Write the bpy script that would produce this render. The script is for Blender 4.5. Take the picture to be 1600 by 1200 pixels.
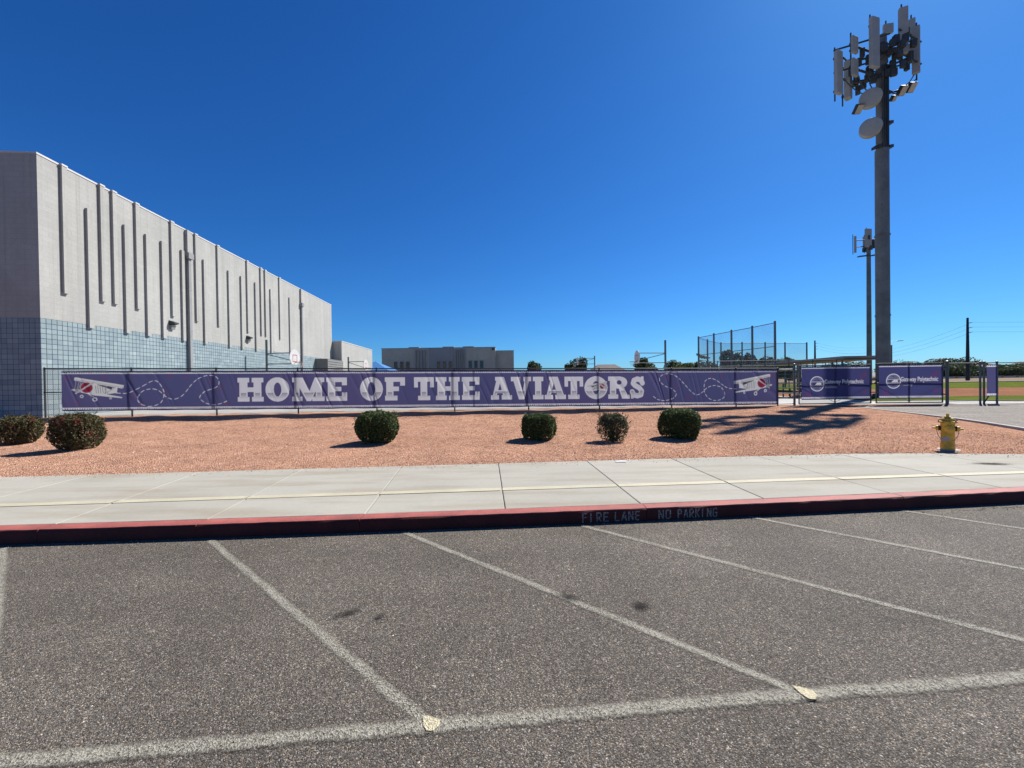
import bpy, bmesh, math, random
import numpy as np
from mathutils import Vector, Matrix
from math import radians, sin, cos, pi, sqrt, hypot

for o in list(bpy.data.objects):
    bpy.data.objects.remove(o)
scene = bpy.context.scene
COL = scene.collection

# ------------------------------------------------------------------ camera, sky, sun, exposure
cam_d = bpy.data.cameras.new("camera")
cam_d.sensor_width = 36.0
cam_d.lens = 601.0 / 1600.0 * 36.0
cam_d.clip_start = 0.05
cam_d.clip_end = 9000.0
cam = bpy.data.objects.new("camera", cam_d)
COL.objects.link(cam)
cam.matrix_world = (Matrix.Translation((0, 0, 1.65)) @ Matrix.Rotation(radians(89.51), 4, 'X')
                    @ Matrix.Rotation(radians(-0.77), 4, 'Z'))
scene.camera = cam

SUN_AZ, SUN_EL = 50.0, 45.5          # azimuth clockwise from +Y
world = bpy.data.worlds.new("World")
scene.world = world
world.use_nodes = True
wn = world.node_tree
bg = wn.nodes["Background"]
sky = wn.nodes.new("ShaderNodeTexSky")
sky.sky_type = 'NISHITA'
sky.sun_disc = False
sky.sun_elevation = radians(SUN_EL)
sky.sun_rotation = radians(SUN_AZ)
sky.altitude = 400.0
sky.air_density = 1.0
sky.dust_density = 0.35
sky.ozone_density = 3.0
# deep desert blue: one colour grade for the whole sky (gain and gamma per channel)
ssep = wn.nodes.new("ShaderNodeSeparateColor")
scmb = wn.nodes.new("ShaderNodeCombineColor")
wn.links.new(sky.outputs[0], ssep.inputs[0])
for ch, (gain, gam) in enumerate(((0.36, 1.38), (0.735, 1.14), (1.17, 1.0))):
    m1 = wn.nodes.new("ShaderNodeMath"); m1.operation = 'MULTIPLY'; m1.inputs[1].default_value = 0.1
    m2 = wn.nodes.new("ShaderNodeMath"); m2.operation = 'POWER'; m2.inputs[1].default_value = gam
    m3 = wn.nodes.new("ShaderNodeMath"); m3.operation = 'MULTIPLY'; m3.inputs[1].default_value = 10.0 * gain
    wn.links.new(ssep.outputs[ch], m1.inputs[0]); wn.links.new(m1.outputs[0], m2.inputs[0]); wn.links.new(m2.outputs[0], m3.inputs[0])
    wn.links.new(m3.outputs[0], scmb.inputs[ch])
wn.links.new(scmb.outputs[0], bg.inputs[0])
bg.inputs[1].default_value = 0.0587

sl = bpy.data.lights.new("sun", 'SUN')
sl.energy = 5.0
sl.angle = radians(0.53)
sl.color = (1.0, 0.965, 0.90)
sun = bpy.data.objects.new("sun", sl)
COL.objects.link(sun)
sd = Vector((sin(radians(SUN_AZ)) * cos(radians(SUN_EL)), cos(radians(SUN_AZ)) * cos(radians(SUN_EL)), sin(radians(SUN_EL))))
sun.rotation_euler = sd.to_track_quat('Z', 'Y').to_euler()
sun.location = sd * 60

scene.view_settings.view_transform = 'Standard'
scene.view_settings.look = 'None'
scene.view_settings.exposure = 0.77      # a camera exposed for the shade: sunlit ground is bright
scene.view_settings.gamma = 1.0
scene.view_settings.use_curve_mapping = False
scene.cycles.max_bounces = 6
scene.cycles.transparent_max_bounces = 16

RNG = random.Random(11)

# ------------------------------------------------------------------ materials
MATS = {}
ALB = 0.63                           # measured colours to surface albedo at this exposure

def new_mat(name):
    m = bpy.data.materials.new(name)
    m.use_nodes = True
    nt = m.node_tree
    return m, nt, nt.nodes["Principled BSDF"], nt.nodes["Material Output"]

def N(nt, kind, **kw):
    n = nt.nodes.new(kind)
    for k, v in kw.items():
        if k in n.inputs.keys():
            n.inputs[k].default_value = v
        else:
            setattr(n, k, v)
    return n

def ramp(nt, fac, stops):
    r = nt.nodes.new("ShaderNodeValToRGB")
    el = r.color_ramp.elements
    while len(el) < len(stops):
        el.new(0.5)
    for e, (p, c) in zip(el, stops):
        e.position = p
        e.color = (c, c, c, 1) if isinstance(c, (int, float)) else (*c, 1)
    nt.links.new(fac, r.inputs[0])
    return r.outputs[0]

def mixc(nt, fac, a, b, mode='MIX'):
    m = nt.nodes.new("ShaderNodeMix")
    m.data_type = 'RGBA'
    m.blend_type = mode
    for sock, v in ((m.inputs[0], fac), (m.inputs[6], a), (m.inputs[7], b)):
        if isinstance(v, (int, float)):
            sock.default_value = v
        elif isinstance(v, tuple):
            sock.default_value = (*v, 1) if len(v) == 3 else v
        else:
            nt.links.new(v, sock)
    return m.outputs[2]

def wpos(nt):
    return nt.nodes.new("ShaderNodeNewGeometry").outputs["Position"]

def opos(nt):
    return nt.nodes.new("ShaderNodeTexCoord").outputs["Object"]

def noise(nt, scale, detail=4.0, rough=0.6, pos=None):
    n = N(nt, "ShaderNodeTexNoise", Scale=scale, Detail=detail, Roughness=rough)
    nt.links.new(pos if pos is not None else wpos(nt), n.inputs["Vector"])
    return n.outputs["Fac"]

def bump(nt, bsdf, height, strength=0.3, dist=0.01):
    b = N(nt, "ShaderNodeBump", Strength=strength, Distance=dist)
    nt.links.new(height, b.inputs["Height"])
    nt.links.new(b.outputs[0], bsdf.inputs["Normal"])

def paint(name, col, rough=0.6, metal=0.0, scale=3.0, amt=0.18, fine=60.0, bumpk=0.08, spec=0.4):
    """plain material with wear: large soft mottling plus fine grain."""
    if name in MATS:
        return MATS[name]
    m, nt, b, out = new_mat(name)
    col = tuple(c * ALB for c in col)
    f1 = noise(nt, scale, 5)
    f2 = noise(nt, fine, 3)
    c1 = mixc(nt, ramp(nt, f1, [(0.3, 0.0), (0.7, 1.0)]), tuple(c * (1 - amt) for c in col), tuple(min(1, c * (1 + amt)) for c in col))
    c2 = mixc(nt, ramp(nt, f2, [(0.3, 0.0), (0.7, 1.0)]), (0.88, 0.88, 0.88), (1.08, 1.08, 1.08))
    nt.links.new(mixc(nt, 1.0, c1, c2, 'MULTIPLY'), b.inputs["Base Color"])
    b.inputs["Roughness"].default_value = rough
    b.inputs["Metallic"].default_value = metal
    b.inputs["Specular IOR Level"].default_value = spec
    if bumpk:
        bump(nt, b, f2, bumpk, 0.01)
    MATS[name] = m
    return m

def asphalt_mat(name, base=0.152, warm=(1.16, 1.0, 0.80), scale=205.0):
    m, nt, b, out = new_mat(name)
    base = base * ALB
    p = wpos(nt)
    warp = N(nt, "ShaderNodeTexNoise", Scale=40.0, Detail=2.0)
    nt.links.new(p, warp.inputs["Vector"])
    add = N(nt, "ShaderNodeVectorMath", operation='MULTIPLY_ADD')
    nt.links.new(warp.outputs["Color"], add.inputs[0])
    add.inputs[1].default_value = (0.012, 0.012, 0.012)
    nt.links.new(p, add.inputs[2])
    v = N(nt, "ShaderNodeTexVoronoi", Scale=scale, Randomness=1.0)
    nt.links.new(add.outputs[0], v.inputs["Vector"])
    sep = nt.nodes.new("ShaderNodeSeparateColor")
    nt.links.new(v.outputs["Color"], sep.inputs[0])
    stone = ramp(nt, sep.outputs[0], [(0.0, base * 0.32), (0.3, base * 0.68), (0.7, base * 1.22), (0.9, base * 1.95), (0.985, base * 3.6)])
    v2 = N(nt, "ShaderNodeTexVoronoi", Scale=scale * 0.42, Randomness=1.0)
    nt.links.new(add.outputs[0], v2.inputs["Vector"])
    sep2 = nt.nodes.new("ShaderNodeSeparateColor")
    nt.links.new(v2.outputs["Color"], sep2.inputs[0])
    bigm = ramp(nt, sep2.outputs[1], [(0.0, 0.6), (0.1, 0.88), (0.85, 1.06), (0.975, 1.08), (0.982, 1.9)])
    stone = mixc(nt, 1.0, stone, bigm, 'MULTIPLY')
    dust = noise(nt, 0.9, 6, 0.6)
    tone = ramp(nt, dust, [(0.25, 0.76), (0.5, 1.0), (0.75, 1.26)])
    c = mixc(nt, 1.0, stone, tone, 'MULTIPLY')
    # faint tyre-polished bands and small spots
    mpt = N(nt, "ShaderNodeMapping")
    mpt.inputs["Rotation"].default_value = (0, 0, radians(-4))
    mpt.inputs["Scale"].default_value = (0.10, 1.5, 1)
    nt.links.new(p, mpt.inputs[0])
    c = mixc(nt, 1.0, c, ramp(nt, noise(nt, 1.0, 3, 0.5, mpt.outputs[0]), [(0.3, 0.86), (0.7, 1.12)]), 'MULTIPLY')
    c = mixc(nt, 1.0, c, ramp(nt, noise(nt, 7.5, 3, 0.5), [(0.18, 0.55), (0.30, 1.0)]), 'MULTIPLY')
    pebble_tint = mixc(nt, sep2.outputs[2], (1.06, 0.98, 0.90), (0.96, 1.0, 1.06))
    c = mixc(nt, 1.0, c, pebble_tint, 'MULTIPLY')
    c = mixc(nt, 1.0, c, tuple(warm), 'MULTIPLY')
    # oil drips with shapes of their own
    nt.links.new(c, b.inputs["Base Color"])
    b.inputs["Roughness"].default_value = 0.85
    b.inputs["Specular IOR Level"].default_value = 0.3
    h = mixc(nt, 0.5, v.outputs["Distance"], v2.outputs["Distance"])
    inv = N(nt, "ShaderNodeMath", operation='SUBTRACT')
    inv.inputs[0].default_value = 1.0
    nt.links.new(h, inv.inputs[1])
    bump(nt, b, inv.outputs[0], 0.9, 0.012)
    return m

def line_mat(name, col, cover_lo, cover_hi):
    """worn road paint: paint stays on the stone tops, asphalt shows between."""
    m, nt, b, out = new_mat(name)
    col = tuple(c * ALB for c in col)
    v = N(nt, "ShaderNodeTexVoronoi", Scale=150.0)
    nt.links.new(wpos(nt), v.inputs["Vector"])
    sep = nt.nodes.new("ShaderNodeSeparateColor")
    nt.links.new(v.outputs["Color"], sep.inputs[0])
    big = noise(nt, 2.2, 5)
    fine = noise(nt, 45, 4)
    cov = mixc(nt, 0.5, sep.outputs[1], fine)
    cov = mixc(nt, 0.35, cov, big)
    f = ramp(nt, cov, [(cover_lo, 0.0), (cover_hi, 1.0)])
    # edges of the stripe fade (attribute 'edge' is 0 on the rim, 1 in the middle)
    at = N(nt, "ShaderNodeAttribute", attribute_name="edge")
    ed = mixc(nt, 0.55, at.outputs["Fac"], fine)
    ef = ramp(nt, ed, [(0.25, 0.0), (0.68, 1.0)])
    f = mixc(nt, 1.0, f, ef, 'MULTIPLY')
    tr = nt.nodes.new("ShaderNodeBsdfTransparent")
    ms = nt.nodes.new("ShaderNodeMixShader")
    nt.links.new(f, ms.inputs[0])
    nt.links.new(tr.outputs[0], ms.inputs[1])
    nt.links.new(b.outputs[0], ms.inputs[2])
    nt.links.new(ms.outputs[0], out.inputs[0])
    c = mixc(nt, sep.outputs[0], tuple(x * 0.75 for x in col), tuple(min(1, x * 1.15) for x in col))
    nt.links.new(c, b.inputs["Base Color"])
    b.inputs["Roughness"].default_value = 0.8
    bump(nt, b, v.outputs["Distance"], 0.6, 0.01)
    return m

def concrete_mat(name, col, streak=True):
    m, nt, b, out = new_mat(name)
    col = tuple(c * ALB for c in col)
    f1 = noise(nt, 0.8, 6)
    f2 = noise(nt, 14, 5)
    f3 = noise(nt, 140, 3)
    # drag streaks across the walk
    mp = N(nt, "ShaderNodeMapping")
    mp.inputs["Rotation"].default_value = (0, 0, radians(18))
    mp.inputs["Scale"].default_value = (0.5, 3.2, 1)
    nt.links.new(wpos(nt), mp.inputs[0])
    f4 = noise(nt, 1.1, 4, 0.55, mp.outputs[0])
    c = mixc(nt, ramp(nt, f1, [(0.3, 0.0), (0.7, 1.0)]), tuple(x * 0.93 for x in col), tuple(x * 1.05 for x in col))
    stain = mixc(nt, ramp(nt, f4, [(0.46, 0.0), (0.70, 0.75)]), (1, 1, 1), (0.80, 0.73, 0.66))
    c = mixc(nt, 1.0, c, stain, 'MULTIPLY')
    g = mixc(nt, f2, (0.90, 0.90, 0.90), (1.07, 1.07, 1.07))
    c = mixc(nt, 1.0, c, g, 'MULTIPLY')
    g = mixc(nt, f3, (0.86, 0.86, 0.86), (1.12, 1.12, 1.12))
    c = mixc(nt, 1.0, c, g, 'MULTIPLY')
    oi = nt.nodes.new("ShaderNodeObjectInfo")
    g = mixc(nt, oi.outputs["Random"], (0.94, 0.94, 0.93), (1.04, 1.04, 1.04))
    c = mixc(nt, 1.0, c, g, 'MULTIPLY')
    nt.links.new(c, b.inputs["Base Color"])
    b.inputs["Roughness"].default_value = 0.9
    b.inputs["Specular IOR Level"].default_value = 0.2
    bump(nt, b, f3, 0.25, 0.006)
    return m

def gravel_mat(name):
    m, nt, b, out = new_mat(name)
    p = wpos(nt)
    v = N(nt, "ShaderNodeTexVoronoi", Scale=48.0)
    nt.links.new(p, v.inputs["Vector"])
    sep = nt.nodes.new("ShaderNodeSeparateColor")
    nt.links.new(v.outputs["Color"], sep.inputs[0])
    c = ramp(nt, sep.outputs[0], [(0.0, (0.25, 0.120, 0.076)), (0.3, (0.46, 0.236, 0.148)), (0.7, (0.59, 0.325, 0.207)), (0.93, (0.67, 0.415, 0.285)), (1.0, (0.74, 0.54, 0.40))])
    big = noise(nt, 0.45, 6)
    mid = noise(nt, 5, 5, 0.65)
    c = mixc(nt, 1.0, c, ramp(nt, big, [(0.28, (0.80, 0.79, 0.80)), (0.5, (0.97, 0.98, 1.0)), (0.72, (1.08, 1.08, 1.07))]), 'MULTIPLY')
    c = mixc(nt, 1.0, c, ramp(nt, noise(nt, 1.6, 5, 0.6), [(0.3, 0.84), (0.7, 1.10)]), 'MULTIPLY')
    c = mixc(nt, 1.0, c, ramp(nt, mid, [(0.3, 0.85), (0.7, 1.10)]), 'MULTIPLY')
    nt.links.new(c, b.inputs["Base Color"])
    b.inputs["Roughness"].default_value = 0.95
    b.inputs["Specular IOR Level"].default_value = 0.0
    inv = N(nt, "ShaderNodeMath", operation='SUBTRACT')
    inv.inputs[0].default_value = 1.0
    nt.links.new(v.outputs["Distance"], inv.inputs[1])
    bump(nt, b, inv.outputs[0], 1.0, 0.03)
    return m

def leaf_mat(name, cols, trans=0.25):
    m, nt, b, out = new_mat(name)
    at = N(nt, "ShaderNodeAttribute", attribute_name="tone")
    c = ramp(nt, at.outputs["Fac"], [(i / (len(cols) - 1), c) for i, c in enumerate(cols)])
    nt.links.new(c, b.inputs["Base Color"])
    b.inputs["Roughness"].default_value = 0.6
    b.inputs["Specular IOR Level"].default_value = 0.25
    t = nt.nodes.new("ShaderNodeBsdfTranslucent")
    nt.links.new(c, t.inputs[0])
    ms = N(nt, "ShaderNodeMixShader")
    ms.inputs[0].default_value = trans
    nt.links.new(b.outputs[0], ms.inputs[1])
    nt.links.new(t.outputs[0], ms.inputs[2])
    nt.links.new(ms.outputs[0], out.inputs[0])
    return m

def attr_mat(name, attr, rough=0.75, transl=0.0, fine=25.0, famt=0.06, bumpk=0.1):
    """colour from a colour attribute (flat print or per-piece tone)."""
    m, nt, b, out = new_mat(name)
    at = N(nt, "ShaderNodeAttribute", attribute_name=attr)
    f = noise(nt, fine, 4)
    g = mixc(nt, f, (1 - famt,) * 3, (1 + famt,) * 3)
    c = mixc(nt, 1.0, at.outputs["Color"], g, 'MULTIPLY')
    nt.links.new(c, b.inputs["Base Color"])
    b.inputs["Roughness"].default_value = rough
    b.inputs["Specular IOR Level"].default_value = 0.3
    if bumpk:
        bump(nt, b, f, bumpk, 0.01)
    if transl > 0:
        t = nt.nodes.new("ShaderNodeBsdfTranslucent")
        nt.links.new(c, t.inputs[0])
        ms = N(nt, "ShaderNodeMixShader")
        ms.inputs[0].default_value = transl
        nt.links.new(b.outputs[0], ms.inputs[1])
        nt.links.new(t.outputs[0], ms.inputs[2])
        nt.links.new(ms.outputs[0], out.inputs[0])
    return m

def net_mat(name, col, cover):
    m, nt, b, out = new_mat(name)
    b.inputs["Base Color"].default_value = (*col, 1)
    b.inputs["Roughness"].default_value = 0.6
    f = noise(nt, 0.7, 3)
    k = ramp(nt, f, [(0.3, cover * 0.8), (0.7, cover * 1.2)])
    tr = nt.nodes.new("ShaderNodeBsdfTransparent")
    ms = nt.nodes.new("ShaderNodeMixShader")
    nt.links.new(k, ms.inputs[0])
    nt.links.new(tr.outputs[0], ms.inputs[1])
    nt.links.new(b.outputs[0], ms.inputs[2])
    nt.links.new(ms.outputs[0], out.inputs[0])
    return m

def wall_mat(name, col):
    m, nt, b, out = new_mat(name)
    col = tuple(c * ALB for c in col)
    p = wpos(nt)
    # painted masonry: faint courses, weather streaks, pitted face
    sep = nt.nodes.new("ShaderNodeSeparateXYZ")
    nt.links.new(p, sep.inputs[0])
    comb = nt.nodes.new("ShaderNodeCombineXYZ")
    ad = N(nt, "ShaderNodeMath", operation='ADD')
    nt.links.new(sep.outputs[0], ad.inputs[0])
    nt.links.new(sep.outputs[1], ad.inputs[1])
    nt.links.new(ad.outputs[0], comb.inputs[0])
    nt.links.new(sep.outputs[2], comb.inputs[1])
    br = N(nt, "ShaderNodeTexBrick", Scale=1.0)
    br.inputs["Brick Width"].default_value = 0.4
    br.inputs["Row Height"].default_value = 0.2
    br.inputs["Mortar Size"].default_value = 0.012
    br.inputs["Mortar Smooth"].default_value = 0.3
    br.inputs["Color1"].default_value = (0.97, 0.97, 0.97, 1)
    br.inputs["Color2"].default_value = (1.03, 1.03, 1.03, 1)
    br.inputs["Mortar"].default_value = (0.92, 0.92, 0.92, 1)
    nt.links.new(comb.outputs[0], br.inputs["Vector"])
    mp = N(nt, "ShaderNodeMapping")
    mp.inputs["Scale"].default_value = (1.6, 1.6, 0.12)
    nt.links.new(p, mp.inputs[0])
    st = noise(nt, 1.0, 5, 0.6, mp.outputs[0])
    big = noise(nt, 0.35, 5)
    fine = noise(nt, 22, 4)
    c = mixc(nt, ramp(nt, st, [(0.3, 0.0), (0.7, 1.0)]), tuple(x * 0.94 for x in col), tuple(x * 1.05 for x in col))
    c = mixc(nt, 1.0, c, ramp(nt, big, [(0.3, 0.94), (0.7, 1.05)]), 'MULTIPLY')
    c = mixc(nt, 1.0, c, ramp(nt, fine, [(0.3, 0.92), (0.7, 1.06)]), 'MULTIPLY')
    c = mixc(nt, 1.0, c, br.outputs["Color"], 'MULTIPLY')
    # run-off streaks and patched paint
    mp2 = N(nt, "ShaderNodeMapping")
    mp2.inputs["Scale"].default_value = (3.2, 3.2, 0.05)
    nt.links.new(p, mp2.inputs[0])
    st2 = noise(nt, 1.7, 4, 0.7, mp2.outputs[0])
    c = mixc(nt, 1.0, c, ramp(nt, st2, [(0.52, (1, 1, 1)), (0.72, (0.86, 0.85, 0.83))]), 'MULTIPLY')
    pt = N(nt, "ShaderNodeTexVoronoi", Scale=0.55)
    nt.links.new(p, pt.inputs["Vector"])
    sp = nt.nodes.new("ShaderNodeSeparateColor")
    nt.links.new(pt.outputs["Color"], sp.inputs[0])
    c = mixc(nt, 1.0, c, ramp(nt, sp.outputs[0], [(0.0, 0.965), (1.0, 1.03)]), 'MULTIPLY')
    nt.links.new(c, b.inputs["Base Color"])
    b.inputs["Roughness"].default_value = 0.9
    b.inputs["Specular IOR Level"].default_value = 0.15
    bump(nt, b, fine, 0.35, 0.01)
    return m

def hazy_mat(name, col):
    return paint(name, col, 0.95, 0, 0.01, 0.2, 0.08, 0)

MAT_ASPH = asphalt_mat("asphalt")
MAT_DRIVE = asphalt_mat("drive_asphalt", 0.185, (1.16, 1.0, 0.82), 90)
MAT_LINE = line_mat("worn_white_paint", (0.47, 0.435, 0.345), 0.28, 0.58)
MAT_TIP = line_mat("yellow_paint", (0.80, 0.70, 0.46), 0.20, 0.42)
MAT_STENCIL = line_mat("stencil_paint", (0.66, 0.60, 0.54), 0.31, 0.57)
MAT_CONC = concrete_mat("walk_concrete", (0.545, 0.515, 0.435))
MAT_COURT = concrete_mat("court_concrete", (0.62, 0.60, 0.56))
MAT_GRAVEL = gravel_mat("red_gravel")
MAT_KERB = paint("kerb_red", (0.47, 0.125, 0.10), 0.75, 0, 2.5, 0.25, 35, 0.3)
MAT_KFACE = paint("kerb_face_shade_red", (0.11, 0.016, 0.013), 0.8, 0, 2.5, 0.35, 35, 0.3)  # near-black red: deep shade of the street face put into the colour
MAT_YSTRIPE = paint("yellow_stripe", (0.66, 0.60, 0.42), 0.8, 0, 2.0, 0.12, 50, 0.1)
MAT_GALV = paint("galvanised_steel", (0.20, 0.21, 0.205), 0.5, 0.35, 4, 0.15)
MAT_DARK = paint("dark_rail", (0.05, 0.05, 0.06), 0.5, 0.2, 4, 0.2)
MAT_WIRE = paint("fence_wire", (0.20, 0.20, 0.21), 0.5, 0.4, 4, 0.1)
MAT_WALL = wall_mat("painted_masonry", (0.545, 0.540, 0.505))
MAT_BLOCK = attr_mat("blue_block", "tone_col", 0.8, 0.0, 30, 0.12, 0.25)
MAT_MORTAR = paint("block_mortar", (0.10, 0.15, 0.20), 0.95)
MAT_COPING = paint("white_coping", (0.78, 0.77, 0.74), 0.6, 0, 2, 0.06)
MAT_PIPE = paint("downspout_paint", (0.36, 0.36, 0.35), 0.5, 0, 2, 0.1)
MAT_FARWALL = wall_mat("far_wall_grey", (0.40, 0.42, 0.40))
MAT_FARDARK = wall_mat("far_wall_band", (0.27, 0.30, 0.34))
MAT_GLASS = paint("dark_glass", (0.02, 0.03, 0.035), 0.12, 0, 2, 0.2, 10, 0.0, 0.6)
MAT_HYD = paint("hydrant_yellow", (1.0, 0.60, 0.065), 0.5, 0, 9, 0.28, 60, 0.15)
MAT_RUST = paint("rusty_iron", (0.12, 0.06, 0.03), 0.85, 0.2, 20, 0.4)
MAT_TAG = paint("pale_tag", (0.62, 0.58, 0.55), 0.7)
MAT_POLE = paint("weathered_pole", (0.26, 0.265, 0.25), 0.6, 0.25, 1.2, 0.25, 12, 0.15)
MAT_PANEL = paint("antenna_grey", (0.50, 0.50, 0.47), 0.6, 0, 2, 0.1)
MAT_GEAR = paint("antenna_gear", (0.08, 0.09, 0.09), 0.6, 0.2, 6, 0.3)
MAT_LAMPG = paint("flood_glass", (0.72, 0.66, 0.55), 0.3, 0, 3, 0.08)
MAT_BOARD = paint("backboard_white", (0.78, 0.76, 0.74), 0.5, 0, 3, 0.08)
MAT_ORANGE = paint("rim_orange", (0.52, 0.13, 0.07), 0.6)
MAT_TEAL = paint("post_grey_green", (0.16, 0.21, 0.21), 0.55, 0.2, 3, 0.15)
MAT_BLUEC = paint("blue_shade_fabric", (0.06, 0.25, 0.60), 0.8)
MAT_ROOFT = paint("roof_tile_brown", (0.24, 0.20, 0.18), 0.9, 0, 1, 0.2, 8)
MAT_STEELB = paint("black_steel", (0.018, 0.02, 0.026), 0.6, 0.1, 1, 0.3)
MAT_RAMADA = paint("ramada_steel", (0.38, 0.385, 0.38), 0.5, 0.3, 2, 0.12)
MAT_GRASS = paint("field_grass", (0.165, 0.205, 0.040), 0.95, 0, 0.6, 0.3, 14, 0.4, 0.0)
MAT_DIRT = paint("infield_dirt", (0.40, 0.195, 0.115), 0.95, 0, 0.5, 0.22, 10, 0.3, 0.0)
MAT_SAND = paint("track_sand", (0.40, 0.31, 0.215), 0.95, 0, 0.3, 0.18, 6, 0.3, 0.0)
MAT_DESERT = paint("desert_soil", (0.36, 0.28, 0.20), 0.95, 0, 0.05, 0.2, 1.2, 0.2, 0.0)
MAT_WHITEW = paint("pale_wall", (0.62, 0.58, 0.52), 0.9, 0, 0.4, 0.12)
MAT_BARK = paint("bark", (0.13, 0.095, 0.07), 0.9, 0, 12, 0.3, 60, 0.4)
MAT_NET = net_mat("netting", (0.16, 0.17, 0.18), 0.22)
MAT_STONE = attr_mat("gravel_stone", "tone_col", 0.95, 0, 60, 0.2, 0.2)
MAT_PRINT = attr_mat("vinyl_print", "print_col", 0.6, 0.72, 40, 0.05, 0.04)
MAT_PAPER = paint("paper", (0.80, 0.76, 0.74), 0.8)
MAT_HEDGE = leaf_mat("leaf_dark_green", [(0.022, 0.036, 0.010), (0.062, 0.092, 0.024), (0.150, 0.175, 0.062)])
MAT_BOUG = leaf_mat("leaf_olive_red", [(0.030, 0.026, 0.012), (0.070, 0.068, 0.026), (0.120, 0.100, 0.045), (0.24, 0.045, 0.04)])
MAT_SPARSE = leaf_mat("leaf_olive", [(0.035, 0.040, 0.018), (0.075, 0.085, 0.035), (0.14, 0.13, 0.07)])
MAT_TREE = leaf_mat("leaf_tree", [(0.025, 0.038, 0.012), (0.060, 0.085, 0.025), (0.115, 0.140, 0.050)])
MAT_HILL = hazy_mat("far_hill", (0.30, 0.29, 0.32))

# ------------------------------------------------------------------ mesh helpers
def wloc(o):
    v = Vector((0, 0, 0))
    while o is not None:
        v += o.location
        o = o.parent
    return v

class MB:
    def __init__(self):
        self.v, self.f = [], []

    def add(self, vs, fs):
        k = len(self.v)
        self.v += [tuple(p) for p in vs]
        self.f += [tuple(i + k for i in q) for q in fs]
        return self

    def box(self, a, b, ch=0.0):
        x0, y0, z0 = a
        x1, y1, z1 = b
        vs = [(x0, y0, z0), (x1, y0, z0), (x1, y1, z0), (x0, y1, z0), (x0, y0, z1), (x1, y0, z1), (x1, y1, z1), (x0, y1, z1)]
        return self.add(vs, [(0, 3, 2, 1), (4, 5, 6, 7), (0, 1, 5, 4), (1, 2, 6, 5), (2, 3, 7, 6), (3, 0, 4, 7)])

    def obox(self, c, ax, ay, az):
        """oriented box: centre and three half-axis vectors."""
        c, ax, ay, az = Vector(c), Vector(ax), Vector(ay), Vector(az)
        vs = [c + ax * i + ay * j + az * k for k in (-1, 1) for i, j in ((-1, -1), (1, -1), (1, 1), (-1, 1))]
        return self.add(vs, [(0, 3, 2, 1), (4, 5, 6, 7), (0, 1, 5, 4), (1, 2, 6, 5), (2, 3, 7, 6), (3, 0, 4, 7)])

    def prism(self, pts, z0, z1):
        n = len(pts)
        vs = [(*p, z0) for p in pts] + [(*p, z1) for p in pts]
        return self.add(vs, [tuple(range(n - 1, -1, -1)), tuple(range(n, 2 * n))] + [(i, (i + 1) % n, n + (i + 1) % n, n + i) for i in range(n)])

    def tube(self, a, b, r0, r1=None, n=8, caps=True):
        a, b = Vector(a), Vector(b)
        r1 = r0 if r1 is None else r1
        d = (b - a).normalized()
        u = d.orthogonal().normalized()
        w = d.cross(u)
        vs = []
        for p, r in ((a, r0), (b, r1)):
            for i in range(n):
                t = 2 * pi * i / n
                vs.append(p + u * (r * cos(t)) + w * (r * sin(t)))
        fs = [(i, (i + 1) % n, n + (i + 1) % n, n + i) for i in range(n)]
        if caps:
            fs += [tuple(range(n - 1, -1, -1)), tuple(range(n, 2 * n))]
        return self.add(vs, fs)

    def path(self, pts, r, n=6):
        for a, b in zip(pts[:-1], pts[1:]):
            self.tube(a, b, r, r, n)
        return self

    def lathe(self, prof, c=(0, 0, 0), n=20, axis=None):
        """profile of (radius, height) turned about axis through c."""
        ax = Vector(axis or (0, 0, 1)).normalized()
        u = ax.orthogonal().normalized()
        w = ax.cross(u)
        c = Vector(c)
        vs, fs = [], []
        for r, h in prof:
            for i in range(n):
                t = 2 * pi * i / n
                vs.append(c + ax * h + u * (r * cos(t)) + w * (r * sin(t)))
        for k in range(len(prof) - 1):
            for i in range(n):
                j = (i + 1) % n
                fs.append((k * n + i, k * n + j, (k + 1) * n + j, (k + 1) * n + i))
        fs.append(tuple(range(n - 1, -1, -1)))
        fs.append(tuple(range((len(prof) - 1) * n, len(prof) * n)))
        return self.add(vs, fs)

    def ring(self, c, axis, R, r, n=24, k=6):
        ax = Vector(axis).normalized()
        u = ax.orthogonal().normalized()
        w = ax.cross(u)
        c = Vector(c)
        vs, fs = [], []
        for i in range(n):
            t = 2 * pi * i / n
            e = u * cos(t) + w * sin(t)
            for j in range(k):
                q = 2 * pi * j / k
                vs.append(c + e * (R + r * cos(q)) + ax * (r * sin(q)))
        for i in range(n):
            for j in range(k):
                a, b = i * k, ((i + 1) % n) * k
                fs.append((a + j, b + j, b + (j + 1) % k, a + (j + 1) % k))
        return self.add(vs, fs)

    def build(self, name, mat, parent=None, smooth=False, bevel=0.0):
        off = wloc(parent) if parent is not None else Vector((0, 0, 0))
        me = bpy.data.meshes.new(name)
        me.from_pydata([(p[0] - off.x, p[1] - off.y, p[2] - off.z) for p in self.v], [], self.f)
        me.materials.append(mat)
        if smooth:
            me.polygons.foreach_set("use_smooth", [True] * len(me.polygons))
        o = bpy.data.objects.new(name, me)
        COL.objects.link(o)
        if smooth:
            try:
                me.set_sharp_from_angle(angle=radians(35))
            except Exception:
                pass
        if parent is not None:
            o.parent = parent
        if bevel > 0:
            bm = bmesh.new()
            bm.from_mesh(me)
            bmesh.ops.bevel(bm, geom=list(bm.edges), offset=bevel, segments=2, affect='EDGES', profile=0.5)
            bm.to_mesh(me)
            bm.free()
        return o

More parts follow.
